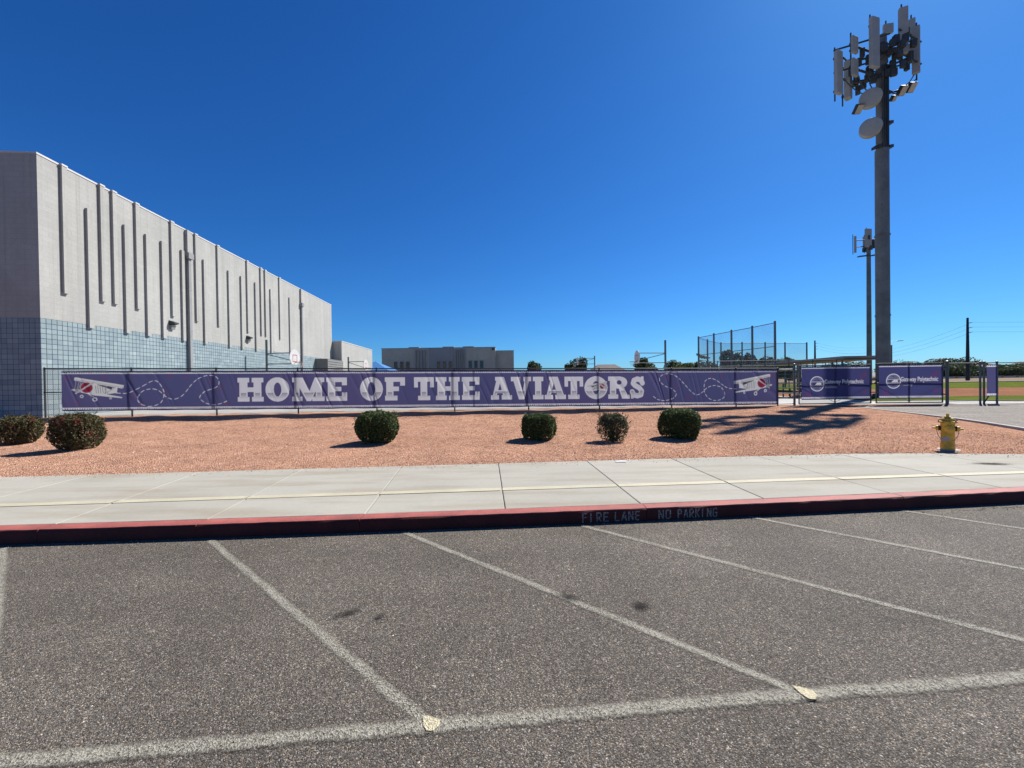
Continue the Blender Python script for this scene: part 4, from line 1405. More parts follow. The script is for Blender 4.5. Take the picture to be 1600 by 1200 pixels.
def bush(name, c, rx, ry, h, label, mat, style, n, size, seed, base=0.75, pw=3.0):
    R = random.Random(seed)
    z0 = bed_z(c[0], c[1]) + bed_bumps(c[0], c[1])
    t = thing(name, (c[0], c[1], z0), label, "bush", "bushes in the gravel bed")
    lob = [(R.uniform(0, 2 * pi), R.uniform(-0.5, 1), R.uniform(0.05, 0.12), R.uniform(2, 4.5)) for _ in range(9)]
    pts, nrm, tone = [], [], []
    redc = [(R.uniform(0, 2 * pi), R.uniform(0.35, 0.95)) for _ in range(5)]
    for i in range(n):
        a = R.uniform(0, 2 * pi)
        v = R.random()
        # superellipse profile: narrow base, broad shoulder, rounded top
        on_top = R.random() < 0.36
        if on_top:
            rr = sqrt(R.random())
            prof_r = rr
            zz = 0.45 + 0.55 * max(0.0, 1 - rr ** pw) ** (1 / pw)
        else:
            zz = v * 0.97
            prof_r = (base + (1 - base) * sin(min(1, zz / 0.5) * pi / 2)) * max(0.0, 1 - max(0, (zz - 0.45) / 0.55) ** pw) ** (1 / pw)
        depth = abs(R.gauss(0, 0.07 if style != 'sparse' else 0.16))
        if R.random() < (0.42 if style == 'dense' else 0.35):
            depth = R.uniform(0, 0.75)
        w = 1 + sum(am * cos(fr * (a - pa)) * (0.6 + 0.4 * sin(zz * 5 + pz)) for pa, pz, am, fr in lob) * (0.55 if style == 'dense' else 0.9)
        rad = prof_r * (1 - (0 if on_top else depth)) * w
        zt = zz * h * (1 - (depth * 0.6 if on_top else 0)) * (1 + 0.04 * sin(3 * a + seed) * zz)
        if style != 'dense' and zz < 0.22 and R.random() < 0.35:
            continue
        if style == 'dense' and not on_top and zz < 0.05 and R.random() < 0.5:
            continue
        if R.random() < (0.03 if style == 'dense' else 0.10):
            rad *= R.uniform(1.0, 1.12); zt *= R.uniform(1.0, 1.06)
        gap = sin(a * 3.1 + seed) + sin(zz * 7.3 + seed * 2.1) + sin(a * 7.0 - zz * 5.0 + seed)
        if gap > 1.75 and R.random() < (0.65 if style == 'dense' else 0.85) and depth < 0.3:
            continue
        x, y = c[0] + rx * rad * cos(a), c[1] + ry * rad * sin(a)
        zg = bed_z(x, y)
        pts.append((x, y, z0 + 0.03 + zt))
        nrm.append((cos(a) * (0.2 if on_top else 1), sin(a) * (0.2 if on_top else 1), 0.9 if on_top else 0.25))
        tv = min(0.98, max(0.0, R.gauss(0.66 if on_top else 0.45, 0.2)))  # lighter leaf tone on top: sunlit tops painted into the colour
        if style == 'red':
            tv = min(0.62, tv)
            for (ra, rz) in redc:
                da = (a - ra + pi) % (2 * pi) - pi
                if abs(da) < 0.2 and abs(zz - rz) < 0.09 and R.random() < 0.55:
                    tv = R.uniform(0.85, 1.0)
            if on_top and R.random() < 0.06:
                tv = R.uniform(0.75, 1.0)
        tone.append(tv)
    # stray shoots breaking the clipped outline
    m2 = MB()
    for i in range(46 if style == 'dense' else 70):
        a = R.uniform(0, 2 * pi); zz = R.uniform(0.35, 1.0)
        k = R.uniform(0.2, 0.95) if zz > 0.9 else 0.95
        b0 = Vector((c[0] + rx * k * cos(a), c[1] + ry * k * sin(a), z0 + h * min(zz, 0.97)))
        dr = Vector((cos(a) * R.uniform(0.1, 0.7), sin(a) * R.uniform(0.1, 0.7), R.uniform(0.5, 1.2))).normalized()
        ln = R.uniform(0.04, 0.13) if style == 'dense' else R.uniform(0.06, 0.2)
        m2.tube(b0 - dr * 0.06, b0 + dr * ln, 0.0028, 0.0015, 4)
        for q in range(6):
            pts.append(tuple(b0 + dr * (ln * (q + 1) / 6) + Vector((R.gauss(0, .008), R.gauss(0, .008), 0))))
            nrm.append(tuple(dr)); tone.append(R.uniform(0.5, 0.95) if style != 'red' else R.uniform(0.3, 0.62))
    tag(m2.build("shoots", MAT_BARK, t), kind="stuff")
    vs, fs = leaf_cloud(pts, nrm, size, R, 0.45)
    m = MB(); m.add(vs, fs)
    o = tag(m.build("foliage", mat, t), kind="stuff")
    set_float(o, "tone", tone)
    m = MB()
    for i in range(26):
        a = R.uniform(0, 2 * pi); k = R.uniform(0.3, 0.85)
        p0 = Vector((c[0] + 0.07 * cos(a), c[1] + 0.07 * sin(a), z0 - 0.03))
        p1 = Vector((c[0] + rx * k * 0.5 * cos(a), c[1] + ry * k * 0.5 * sin(a), z0 + h * 0.35))
        p2 = Vector((c[0] + rx * k * cos(a), c[1] + ry * k * sin(a), z0 + h * R.uniform(0.6, 0.9)))
        m.tube(p0, p1, 0.012, 0.008, 5); m.tube(p1, p2, 0.008, 0.004, 5)
    tag(m.build("stems", MAT_BARK, t), kind="stuff")
    return t
bush("olive_bush", (-12.95, 10.1), 0.39, 0.40, 0.68, "loose olive bush at far left, partly beyond the picture edge", MAT_BOUG, 'red', 13000, 0.024, 1, 0.6, 3.2)
bush("olive_bush", (-10.26, 9.05), 0.39, 0.42, 0.78, "broad reddish olive bush nearest the building corner", MAT_BOUG, 'red', 16500, 0.024, 2, 0.66, 3.4)
bush("clipped_bush", (-3.38, 9.6), 0.51, 0.46, 0.735, "rounded clipped dark green bush below the second big word", MAT_HEDGE, 'dense', 24000, 0.023, 3, 0.72, 2.7)
bush("clipped_bush", (0.66, 9.75), 0.425, 0.40, 0.60, "drum shaped clipped green bush standing left of the thin sparse bush", MAT_HEDGE, 'dense', 19000, 0.022, 4, 0.86, 4.2)
bush("sparse_bush", (2.48, 9.45), 0.345, 0.33, 0.64, "small thin olive bush with bare twigs between two clipped green bushes", MAT_SPARSE, 'sparse', 6500, 0.021, 5, 0.72)
bush("clipped_bush", (4.27, 9.75), 0.48, 0.43, 0.68, "boxy clipped green bush beside the tower shadow, rightmost of the row", MAT_HEDGE, 'dense', 26000, 0.023, 6, 0.86, 3.2)

# ------------------------------------------------------------------ fire hydrant
hx, hy = 8.81, 7.78
hz = bed_z(hx, hy) + 0.0
hyd = thing("fire_hydrant", (hx, hy, hz), "yellow fire hydrant standing on the gravel near the driveway", "hydrant")
MB().lathe([(0.105, -0.05), (0.105, 0.10), (0.100, 0.11), (0.098, 0.20), (0.098, 0.36), (0.100, 0.50), (0.103, 0.555)], (hx, hy, hz), 28).build("barrel", MAT_HYD, hyd, smooth=True)
fl = MB().lathe([(0.103, 0.555), (0.140, 0.560), (0.143, 0.570), (0.140, 0.580), (0.10, 0.585)], (hx, hy, hz), 28).build("flange", MAT_HYD, hyd, smooth=True)
for i in range(8):
    t = 2 * pi * i / 8 + 0.2
    MB().lathe([(0.014, 0.545), (0.014, 0.602)], (hx + 0.124 * cos(t), hy + 0.124 * sin(t), hz), 6).build("bolt", MAT_RUST, fl)
MB().lathe([(0.105, 0.590), (0.102, 0.612), (0.095, 0.628), (0.07, 0.645), (0.04, 0.655), (0.028, 0.662), (0.052, 0.668), (0.052, 0.678), (0.022, 0.684)], (hx, hy, hz), 24).build("bonnet", MAT_HYD, hyd, smooth=True)
MB().lathe([(0.026, 0.68), (0.024, 0.735)], (hx, hy, hz), 5).build("operating_nut", MAT_HYD, hyd)
HA = Vector((0.66, -0.75)); HB = Vector((-0.75, -0.66))     # nozzle axis, pumper axis
for sgn in (-1, 1):
    nz = MB().lathe([(0.050, 0.075), (0.050, 0.115), (0.056, 0.116), (0.056, 0.126)], (hx, hy, hz + 0.43), 18, (sgn * HA.x, sgn * HA.y, 0)).build("hose_nozzle", MAT_RUST, hyd, smooth=True)
    MB().lathe([(0.054, 0.127), (0.050, 0.155), (0.036, 0.165), (0.018, 0.168), (0.016, 0.212)], (hx, hy, hz + 0.43), 18, (sgn * HA.x, sgn * HA.y, 0)).build("nozzle_cap", MAT_HYD, nz, smooth=True)
    pts = []
    for k in range(11):
        t = k / 10
        q_ = HA * (sgn * (0.150 - 0.09 * t ** 1.5)) + HB * (0.03 + 0.075 * t)
        pts.append((hx + q_.x, hy + q_.y, hz + 0.40 - 0.20 * sin(t * pi / 2)))
    MB().path(pts, 0.0045, 5).build("cap_chain", MAT_GALV, hyd)
nz = MB().lathe([(0.070, 0.06), (0.070, 0.105), (0.076, 0.107), (0.074, 0.13), (0.06, 0.142), (0.022, 0.146), (0.020, 0.172)], (hx, hy, hz + 0.43), 22, (HB.x + 0.25 * HA.x, HB.y + 0.25 * HA.y, 0)).build("pumper_nozzle", MAT_HYD, hyd, smooth=True)
tg = MB().obox((hx + HB.x * 0.125 - HA.x * 0.03, hy + HB.y * 0.125 - HA.y * 0.03, hz + 0.225), Vector((HA.x * 0.050, HA.y * 0.050, 0.018)), Vector((HB.x * 0.003, HB.y * 0.003, 0)), Vector((-HA.x * 0.02, -HA.y * 0.02, 0.034))).build("service_tag", MAT_TAG, hyd)
MB().lathe([(0.17, -0.03), (0.17, 0.006), (0.16, 0.010)], (hx + 0.02, hy, hz), 24).build("concrete_collar", MAT_COURT, hyd, smooth=True)

# dark patch on the walk, in the oil material
m = MB(); R = random.Random(9); n = 16
rim = []
for i in range(n):
    t = 2 * pi * i / n; k = R.uniform(0.85, 1.15)
    rim.append((8.0 + 0.42 * cos(t) * k + 0.1 * sin(t), 6.42 + 0.13 * sin(t) * k - 0.06 * cos(t), 0.156))
m.add([(8.0, 6.42, 0.156)] + rim, [(0, 1 + i, 1 + (i + 1) % n) for i in range(n)])
o = m.build("walk_dark_patch", m_oil, pavement)
set_float(o, "edge", [1.0] + [0.12] * n, 'POINT')
# litter on the walk
m = MB()
m.add([(1.86, 6.90, 0.158), (2.04, 6.92, 0.160), (2.05, 7.0, 0.171), (1.95, 7.03, 0.176), (1.85, 6.99, 0.160), (1.95, 6.95, 0.166)], [(0, 1, 5), (1, 2, 5), (2, 3, 5), (3, 4, 5), (4, 0, 5)])
tag(m.build("paper_scrap", MAT_PAPER), "crumpled white paper scrap lying on the concrete pavement", "litter")

# ------------------------------------------------------------------ basketball hoops on the court
def hoop(px_, py, bx, top, armt, armb, bc, bh, label, seed, lean=0.0):
    """post at (px_,py); board centre bx, z bc, height bh; arms at armt/armb."""
    z0 = yard_z(px_)
    t = thing("basketball_hoop", (px_, py, z0), label, "basketball hoop", "basketball hoops on the school court")
    d = 1 if bx > px_ else -1
    post = MB().tube((px_, py, z0 - 0.1), (px_, py, top), 0.085, n=14).build("post", MAT_TEAL, t, smooth=True)
    MB().tube((px_, py, armt), (bx - d * 0.06, py, armt + 0.03), 0.035, n=8).build("arm", MAT_TEAL, t)
    MB().tube((px_, py, armb), (bx - d * 0.06, py, armb), 0.035, n=8).build("arm", MAT_TEAL, t)
    MB().tube((px_, py, armt - 0.05), (bx - d * 0.25, py, armb + 0.25), 0.030, n=8).build("brace", MAT_TEAL, t)
    hw, n = 0.70, 18
    out = [(-0.42, -0.5)]
    for i in range(n + 1):
        a = pi - pi * i / n
        out.append((hw * cos(a), -0.12 + 0.62 * sin(a) ** 0.9 if sin(a) > 0 else -0.12))
    out.append((0.42, -0.5))
    vs = [(bx + k * 0.02, py + y, bc + z * bh) for k in (-1, 1) for y, z in out]
    M_ = len(out)
    fs = [tuple(range(M_)), tuple(reversed(range(M_, 2 * M_)))] + [(i, M_ + i, M_ + (i + 1) % M_, (i + 1) % M_) for i in range(M_)]
    bd = MB().add(vs, fs).build("backboard", MAT_BOARD, t)
    m = MB()
    for (y0, z0_, y1, z1_) in ((-0.3, -0.34, 0.3, -0.29), (-0.3, 0.10, 0.3, 0.15), (-0.3, -0.29, -0.25, 0.10), (0.25, -0.29, 0.3, 0.10)):
        a, b = sorted((bx + d * 0.021, bx + d * 0.026))
        m.box((a, py + y0, bc + z0_ * bh), (b, py + y1, bc + z1_ * bh))
    m.build("target_square", MAT_ORANGE, bd)
    zr = bc - 0.36 * bh
    rim = MB().ring((bx + d * 0.40, py, zr), (0, 0, 1), 0.225, 0.016, 22, 6)
    rim.tube((bx, py, zr), (bx + d * 0.18, py, zr), 0.03, n=6)
    rim = rim.build("rim", MAT_ORANGE, t)
    m = MB()
    for i in range(10):
        a = 2 * pi * i / 10; b = a + 0.31
        m.tube((bx + d * 0.40 + 0.22 * cos(a), py + 0.22 * sin(a), zr), (bx + d * 0.40 + 0.12 * cos(b), py + 0.12 * sin(b), zr - 0.4), 0.005, n=4)
        m.tube((bx + d * 0.40 + 0.22 * cos(b + .31), py + 0.22 * sin(b + .31), zr), (bx + d * 0.40 + 0.12 * cos(b), py + 0.12 * sin(b), zr - 0.4), 0.005, n=4)
    m.build("net", MAT_BOARD, rim)
hoop(-18.45, 29.0, -16.35, 4.98, 3.95, 3.15, 3.66, 1.12, "basketball hoop in front of the gymnasium wall, board toward the viewer", 1)
hoop(-18.25, 43.0, -16.3, 4.55, 4.0, 3.1, 3.68, 1.1, "basketball hoop beside the blue shade canopy, board nearly edge on", 2)
hoop(13.18, 33.0, 10.75, 4.95, 3.85, 3.03, 3.55, 1.13, "nearer right hand basketball hoop, left of the ballfield backstop", 3)
hoop(11.85, 55.0, 9.4, 5.05, 4.70, 3.9, 4.35, 1.15, "smaller distant basketball hoop with tree behind its board", 4)

# ------------------------------------------------------------------ blue canopy
cx, cy = -21.2, 60.0
cpy = thing("shade_canopy", (cx, cy, 0.3), "blue pyramid shade canopy between gymnasium and far school block", "canopy")
m = MB()
ap = (cx, cy, 4.95); q = [(cx - 2.9, cy - 2.9, 3.45), (cx + 2.9, cy - 2.9, 3.45), (cx + 2.9, cy + 2.9, 3.45), (cx - 2.9, cy + 2.9, 3.45)]
m.add([ap] + q + [(p[0], p[1], 3.2) for p in q], [(0, 1, 2), (0, 2, 3), (0, 3, 4), (0, 4, 1), (1, 5, 6, 2), (2, 6, 7, 3), (3, 7, 8, 4), (4, 8, 5, 1)])
m.build("fabric", MAT_BLUEC, cpy)
for p in q:
    MB().tube((p[0], p[1], 0.2), (p[0], p[1], 3.3), 0.06, n=10).build("post", MAT_GALV, cpy)

# ------------------------------------------------------------------ far school block
fb = thing("school_block", (-15, 80, 0.3), "dark grey flat roofed school block far behind the fence with narrow windows", "building")
Y = 80.0
MB().box((-27.0, Y, 0.2), (-3.4, Y + 22, 8.62)).build("wall", MAT_FARWALL, fb)
MB().box((-3.4, Y + 1.0, 0.2), (0.45, Y + 20, 7.95)).build("annex_wall", MAT_FARWALL, fb)
MB().box((-27.08, Y - 0.06, 8.62), (-3.32, Y + 0.3, 8.74)).build("coping", MAT_FARDARK, fb)
MB().box((-3.4, Y + 0.94, 7.95), (0.52, Y + 1.3, 8.05)).build("annex_coping", MAT_FARDARK, fb)
MB().box((-17.2, Y - 0.12, 0.3), (-12.0, Y - 0.002, 8.60)).build("dark_bay", MAT_FARDARK, fb)
for k, x in enumerate((-20.0, -19.35, -18.7, -18.05, -11.7, -11.25, -10.8, -10.35, -9.9)):
    MB().box((x, Y - 0.30, 0.5), (x + 0.2, Y - 0.001, 8.2)).build("rib", MAT_FARDARK, fb)
for x0, x1 in ((-21.8, -19.6), (-14.6, -12.2), (-10.3, -8.0)):
    MB().box((x0, Y + 1.5, 8.5), (x1, Y + 4, 9.05)).build("roof_unit", MAT_FARWALL, fb)
MB().box((-4.1, Y - 0.15, 8.05), (-3.6, Y - 0.002, 8.45)).build("wall_vent", MAT_GLASS, fb)
for x in (-24.5, -23.25, -22.0, -15.55, -14.35, -13.15, -9.0, -7.85, -6.65):
    yy = Y - 0.121 if -17.2 < x < -12 else Y - 0.001
    w = MB()
    for a, b in (((x, yy - 0.10, 4.2), (x + 0.08, yy, 5.95)), ((x + 0.72, yy - 0.10, 4.2), (x + 0.80, yy, 5.95)), ((x + .08, yy - 0.10, 5.87), (x + 0.72, yy, 5.95)), ((x + .08, yy - 0.10, 4.2), (x + 0.72, yy, 4.28))):
        w.box(a, b)
    w = w.build("window", MAT_FARDARK, fb)
    MB().box((x + 0.08, yy - 0.04, 4.28), (x + 0.72, yy - 0.003, 5.87)).build("pane", MAT_GLASS, w)

# house beyond
hs = thing("house", (28, 118, 0.3), "brown hip roofed house far beyond the court between two hoops", "house")
def hip(cx, cy, hw, hd, ze, zr, rl):
    m = MB()
    m.add([(cx - hw, cy - hd, ze), (cx + hw, cy - hd, ze), (cx + hw, cy + hd, ze), (cx - hw, cy + hd, ze), (cx - rl, cy, zr), (cx + rl, cy, zr)], [(0, 1, 5, 4), (1, 2, 5), (2, 3, 4, 5), (3, 0, 4), (3, 2, 1, 0)])
    return m
hip(29.0, 118, 5.2, 4.6, 4.1, 6.25, 2.6).build("roof", MAT_ROOFT, hs)
MB().box((24.3, 114.0, 0.2), (33.7, 122, 4.1)).build("wall", MAT_WHITEW, hs)

# ------------------------------------------------------------------ trees
def tree(name, c, h, rx, rz, label, seed, n=2600, size=0.16, group="trees beyond the fence", trunk=True, mat=None, ry=None):
    R = random.Random(seed)
    ry = ry or rx
    z0 = 0.2
    t = thing(name, (c[0], c[1], z0), label, "tree", group)
    cz = h - rz
    lobes = [(R.gauss(0, 0.45), R.gauss(0, 0.45), R.gauss(0.0, 0.4), R.uniform(0.35, 0.62)) for _ in range(13)]
    pts, nrm, tone = [], [], []
    while len(pts) < n:
        lx, ly, lz, lr = R.choice(lobes)
        d = Vector((R.gauss(0, 1), R.gauss(0, 1), R.gauss(0, 1))).normalized()
        k = lr * (1 - abs(R.gauss(0, 0.14)))
        p = Vector((lx, ly, lz)) + d * k
        if p.length > 1.12:
            continue
        z = cz + p.z * rz
        if z < z0 + 0.1:
            continue
        pts.append((c[0] + p.x * rx, c[1] + p.y * ry, z))
        nrm.append(d)
        tone.append(min(1, max(0, R.gauss(0.45, 0.22))))
    vs, fs = leaf_cloud(pts, nrm, size, R, 0.5)
    o = MB().add(vs, fs).build("crown", mat or MAT_TREE, t)
    set_float(o, "tone", tone)
    m = MB()
    b = Vector((c[0], c[1], z0 - 0.2))
    f = Vector((c[0] + R.uniform(-.1, .1) * rx, c[1], max(z0 + 0.3, cz - rz * 0.35)))
    m.tube(b, f, 0.035 * h + 0.05, 0.025 * h + 0.02, 8)
    for lx, ly, lz, lr in lobes[:7]:
        m.tube(f, (c[0] + lx * rx, c[1] + ly * ry, cz + lz * rz), 0.016 * h, 0.005 * h, 5)
    m.build("trunk", MAT_BARK, t)
tree("round_tree", (6.3, 110, 0), 7.2, 2.4, 2.4, "lone small dark tree right of the far school block", 31, 4000, 0.24)
tree("round_tree", (15.9, 105, 0), 6.8, 1.4, 1.8, "tiny tree left of the distant hoop", 32, 2000, 0.2)
tree("round_tree", (16.8, 95, 0), 8.2, 1.8, 3.4, "taller tree right behind the distant hoop board", 33, 4500, 0.21)
tree("spreading_tree", (35.0, 100, 0), 7.2, 3.3, 2.6, "low tree directly behind the nearer right hand hoop board", 34, 5000, 0.24)
tree("spreading_tree", (42.5, 100, 0), 6.2, 1.8, 2.2, "small low tree just left of the nearer right hand hoop post", 35, 2000, 0.22)
tree("spreading_tree", (34.6, 75, 0), 6.1, 4.6, 3.0, "wide bushy tree left of the ballfield backstop", 36, 11000, 0.20)
tree("round_tree", (39.6, 70, 0), 7.1, 2.3, 3.5, "dense round tree seen through the backstop netting", 37, 9000, 0.18)
tree("round_tree", (45.0, 74, 0), 6.3, 2.0, 3.0, "smaller tree right of the dense round one behind the backstop", 38, 5000, 0.19)
tree("round_tree", (49.3, 75, 0), 6.3, 1.7, 2.9, "dark tree behind the right end of the backstop wing", 39, 5000, 0.18)
tree("round_tree", (55.5, 78, 0), 5.4, 2.3, 2.4, "low tree showing above the gap beside the gate", 40, 4500, 0.19)
tree("spreading_tree", (108, 125, 0), 7.2, 7.0, 3.0, "pale low tree line left of the antenna tower foot", 41, 2400, 0.26, mat=MAT_SPARSE)
tree("spreading_tree", (120, 120, 0), 6.6, 4.5, 2.8, "low tree between the two antenna tower poles and the gate", 42, 1800, 0.25, mat=MAT_SPARSE)
R = random.Random(77)
where = ["above the right gate leaf", "just right of the stout gate post", "left of the black power pole", "right of the black power pole", "behind the narrow banner", "right of the narrow banner", "at the right edge of the picture", "beyond the right edge"]
spots = [(232, 205, 11.0, 13), (216, 212, 9.6, 11), (188, 170, 6.6, 10), (204, 172, 5.6, 9), (200, 160, 5.0, 9), (214, 165, 6.2, 10), (228, 170, 5.6, 11), (244, 178, 6.6, 12), (262, 190, 7.0, 13)]
lab = ["pale feathery tree far off above the right gate leaf", "low far tree nearest the stout gate post above the gate", "far dark scrub tree between stout gate post and power pole", "far dark scrub tree right behind the power pole foot", "short far scrub tree just right of the power pole", "far dark tree behind the narrow banner", "far dark tree just right of the narrow banner", "far dark tree near the right picture edge", "far dark tree at the right picture edge"]
for k, (x, y, h, r) in enumerate(spots):
    tree("scrub_tree", (x, y, 0), h, r, h * 0.5, lab[k], 60 + k, 5200, 0.50, "scrub trees beyond the field", mat=MAT_TREE if k > 1 else MAT_SPARSE)
# pale boundary wall beyond the field and its openings
wl = thing("boundary_wall", (200, 150, 0.2), "pale low boundary wall at the far side of the field", "wall")
for k in range(22):
    x0 = 118 + k * 7.0
    y0 = 138 + k * 1.0
    MB().box((x0, y0, 0.1), (x0 + 6.0, y0 + 0.3, 0.95)).build("wall_panel", MAT_WHITEW, wl)
    MB().box((x0 + 6.0, y0 - 0.05, 0.1), (x0 + 7.0, y0 + 0.6, 1.1)).build("pier", MAT_SAND, wl)
for k, (x, y, w) in enumerate(((282, 235, 9), (326, 240, 13), (352, 255, 12))):
    h_ = thing("house", (x, y, 0.2), ["pale house roof far off right of the power pole", "pale house roof far off above the narrow banner", "pale house roof at the right edge beyond the scrub"][k], "house", "far houses")
    MB().box((x - w, y - 6, 0.1), (x + w, y + 6, 6.2)).build("wall", MAT_WHITEW, h_)
    hip(x, y, w + 0.6, 6.6, 6.2, 9.4, w - 4).build("roof", paint("far_roof", (0.40, 0.35, 0.31), 0.9, 0, 0.3, 0.15), h_)
# far hills on the horizon
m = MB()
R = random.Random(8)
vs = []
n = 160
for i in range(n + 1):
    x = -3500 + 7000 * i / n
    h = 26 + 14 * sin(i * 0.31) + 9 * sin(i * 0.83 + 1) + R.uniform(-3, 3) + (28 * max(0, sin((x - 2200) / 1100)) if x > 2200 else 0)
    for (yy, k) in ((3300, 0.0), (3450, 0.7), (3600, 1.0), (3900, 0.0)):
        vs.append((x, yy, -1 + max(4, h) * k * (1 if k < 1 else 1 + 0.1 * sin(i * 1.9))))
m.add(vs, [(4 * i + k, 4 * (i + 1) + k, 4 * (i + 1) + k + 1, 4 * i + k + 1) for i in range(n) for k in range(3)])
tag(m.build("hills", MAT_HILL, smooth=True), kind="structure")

# ------------------------------------------------------------------ ballfield backstop
bs = thing("backstop", (20, 40, 0.2), "tall angled ballfield backstop with netting between steel posts", "backstop")
def gypt(x, y, Y):      # place a fence corner at a known distance
    return Vector(((x - 800) / 601.0 * Y, Y))
def zz_at(x, y, Y):
    return 1.65 + (594.9 - 0.01344 * (x - 800) - y) / 601.0 * Y
tall = [(1211.5, 32.0, 6.2), (1176, 34.8, 6.2), (1143.5, 37.5, 6.2), (1116, 40.2, 6.2), (1092, 43.0, 6.2)]
wing = [(1092, 43.0, 6.2), (1106, 46.3, 6.2), (1127, 50.0, 6.15)]
low = [(1127, 50.0, 6.15), (1160, 50, 6.15), (1196, 50, 6.1), (1227, 50, 6.05), (1261, 50, 6.0)]
def net_run(run, rails, nm, net=True):
    P = [(gypt(x, 0, Y), z) for x, Y, z in run]
    for k, (p, z) in enumerate(P):
        if nm == "wing" and k == 0 or nm == "low" and k == 0:
            continue
        MB().tube((p.x, p.y, 0.1), (p.x, p.y, z + 0.12), 0.10, 0.085, 10).build("post", MAT_TEAL, bs, smooth=True)
    for (p, z), (q, zq) in zip(P[:-1], P[1:]):
        for rz in rails:
            MB().tube((p.x, p.y, z * rz), (q.x, q.y, zq * rz), 0.032, n=6).build("rail", MAT_TEAL, bs)
        if net:
            MB().add([(p.x, p.y, 0.25), (q.x, q.y, 0.25), (q.x, q.y, zq - 0.04), (p.x, p.y, z - 0.04)], [(0, 1, 2, 3)]).build("net_panel", MAT_NET, bs)
net_run(tall, (0.995, 0.68), "tall")
net_run(wing, (0.995, 0.60), "wing")
net_run(low, (0.995, 0.46), "low")

# ------------------------------------------------------------------ bleachers behind the gap and shade ramada
bl = thing("bleachers", (17, 27, 0.25), "dark steel bleachers seen through the gap beside the gate", "bleachers")
for k in range(5):
    MB().box((15.0, 25.0 + k * 0.65, 0.55 + k * 0.32), (24.0, 25.28 + k * 0.65, 0.60 + k * 0.32)).build("seat_plank", MAT_GALV, bl)
    MB().box((15.0, 25.3 + k * 0.65, 0.28 + k * 0.32), (24.0, 25.58 + k * 0.65, 0.31 + k * 0.32)).build("foot_plank", MAT_GALV, bl)
for i in range(6):
    x = 15.1 + i * 1.75
    MB().box((x, 24.95, 0.22), (x + 0.06, 28.2, 0.28)).build("ground_beam", MAT_DARK, bl)
    for k in range(5):
        MB().box((x, 25.1 + k * 0.65, 0.28), (x + 0.06, 25.16 + k * 0.65, 0.55 + k * 0.32)).build("upright", MAT_DARK, bl)
    MB().tube((x, 28.25, 0.25), (x, 28.25, 2.9), 0.03, n=6).build("rail_post", MAT_DARK, bl)
for z in (2.1, 2.5, 2.88):
    MB().tube((15.1, 28.25, z), (23.9, 28.25, z), 0.022, n=6).build("guard_rail", MAT_DARK, bl)

rm = thing("shade_ramada", (26, 31, 0.2), "flat steel shade roof on posts left of the antenna tower", "ramada")
A, B2, Cc, Dd = Vector((25.85, 30.0)), Vector((28.9, 29.7)), Vector((32.2, 47.5)), Vector((28.6, 47.9))
def slabq(q, z0, z1):
    m = MB(); m.prism([(p.x, p.y) for p in q], z0, z1); return m
slabq([A, B2, Cc, Dd], 3.06, 3.22).build("roof", MAT_RAMADA, rm)
slabq([A + Vector((.1, .1)), B2 + Vector((-.1, .1)), Cc + Vector((-.1, -.1)), Dd + Vector((.1, -.1))], 2.93, 3.058).build("roof_beam", MAT_GALV, rm)
for t in (0.02, 0.33, 0.66, 0.97):
    for a, b in ((A, Dd), (B2, Cc)):
        p = a + (b - a) * t + (Vector((0.25, 0.1)) if a is A else Vector((-0.25, 0.1)))
        MB().tube((p.x, p.y, 0.1), (p.x, p.y, 2.95), 0.07, n=10).build("post", MAT_GALV, rm, smooth=True)

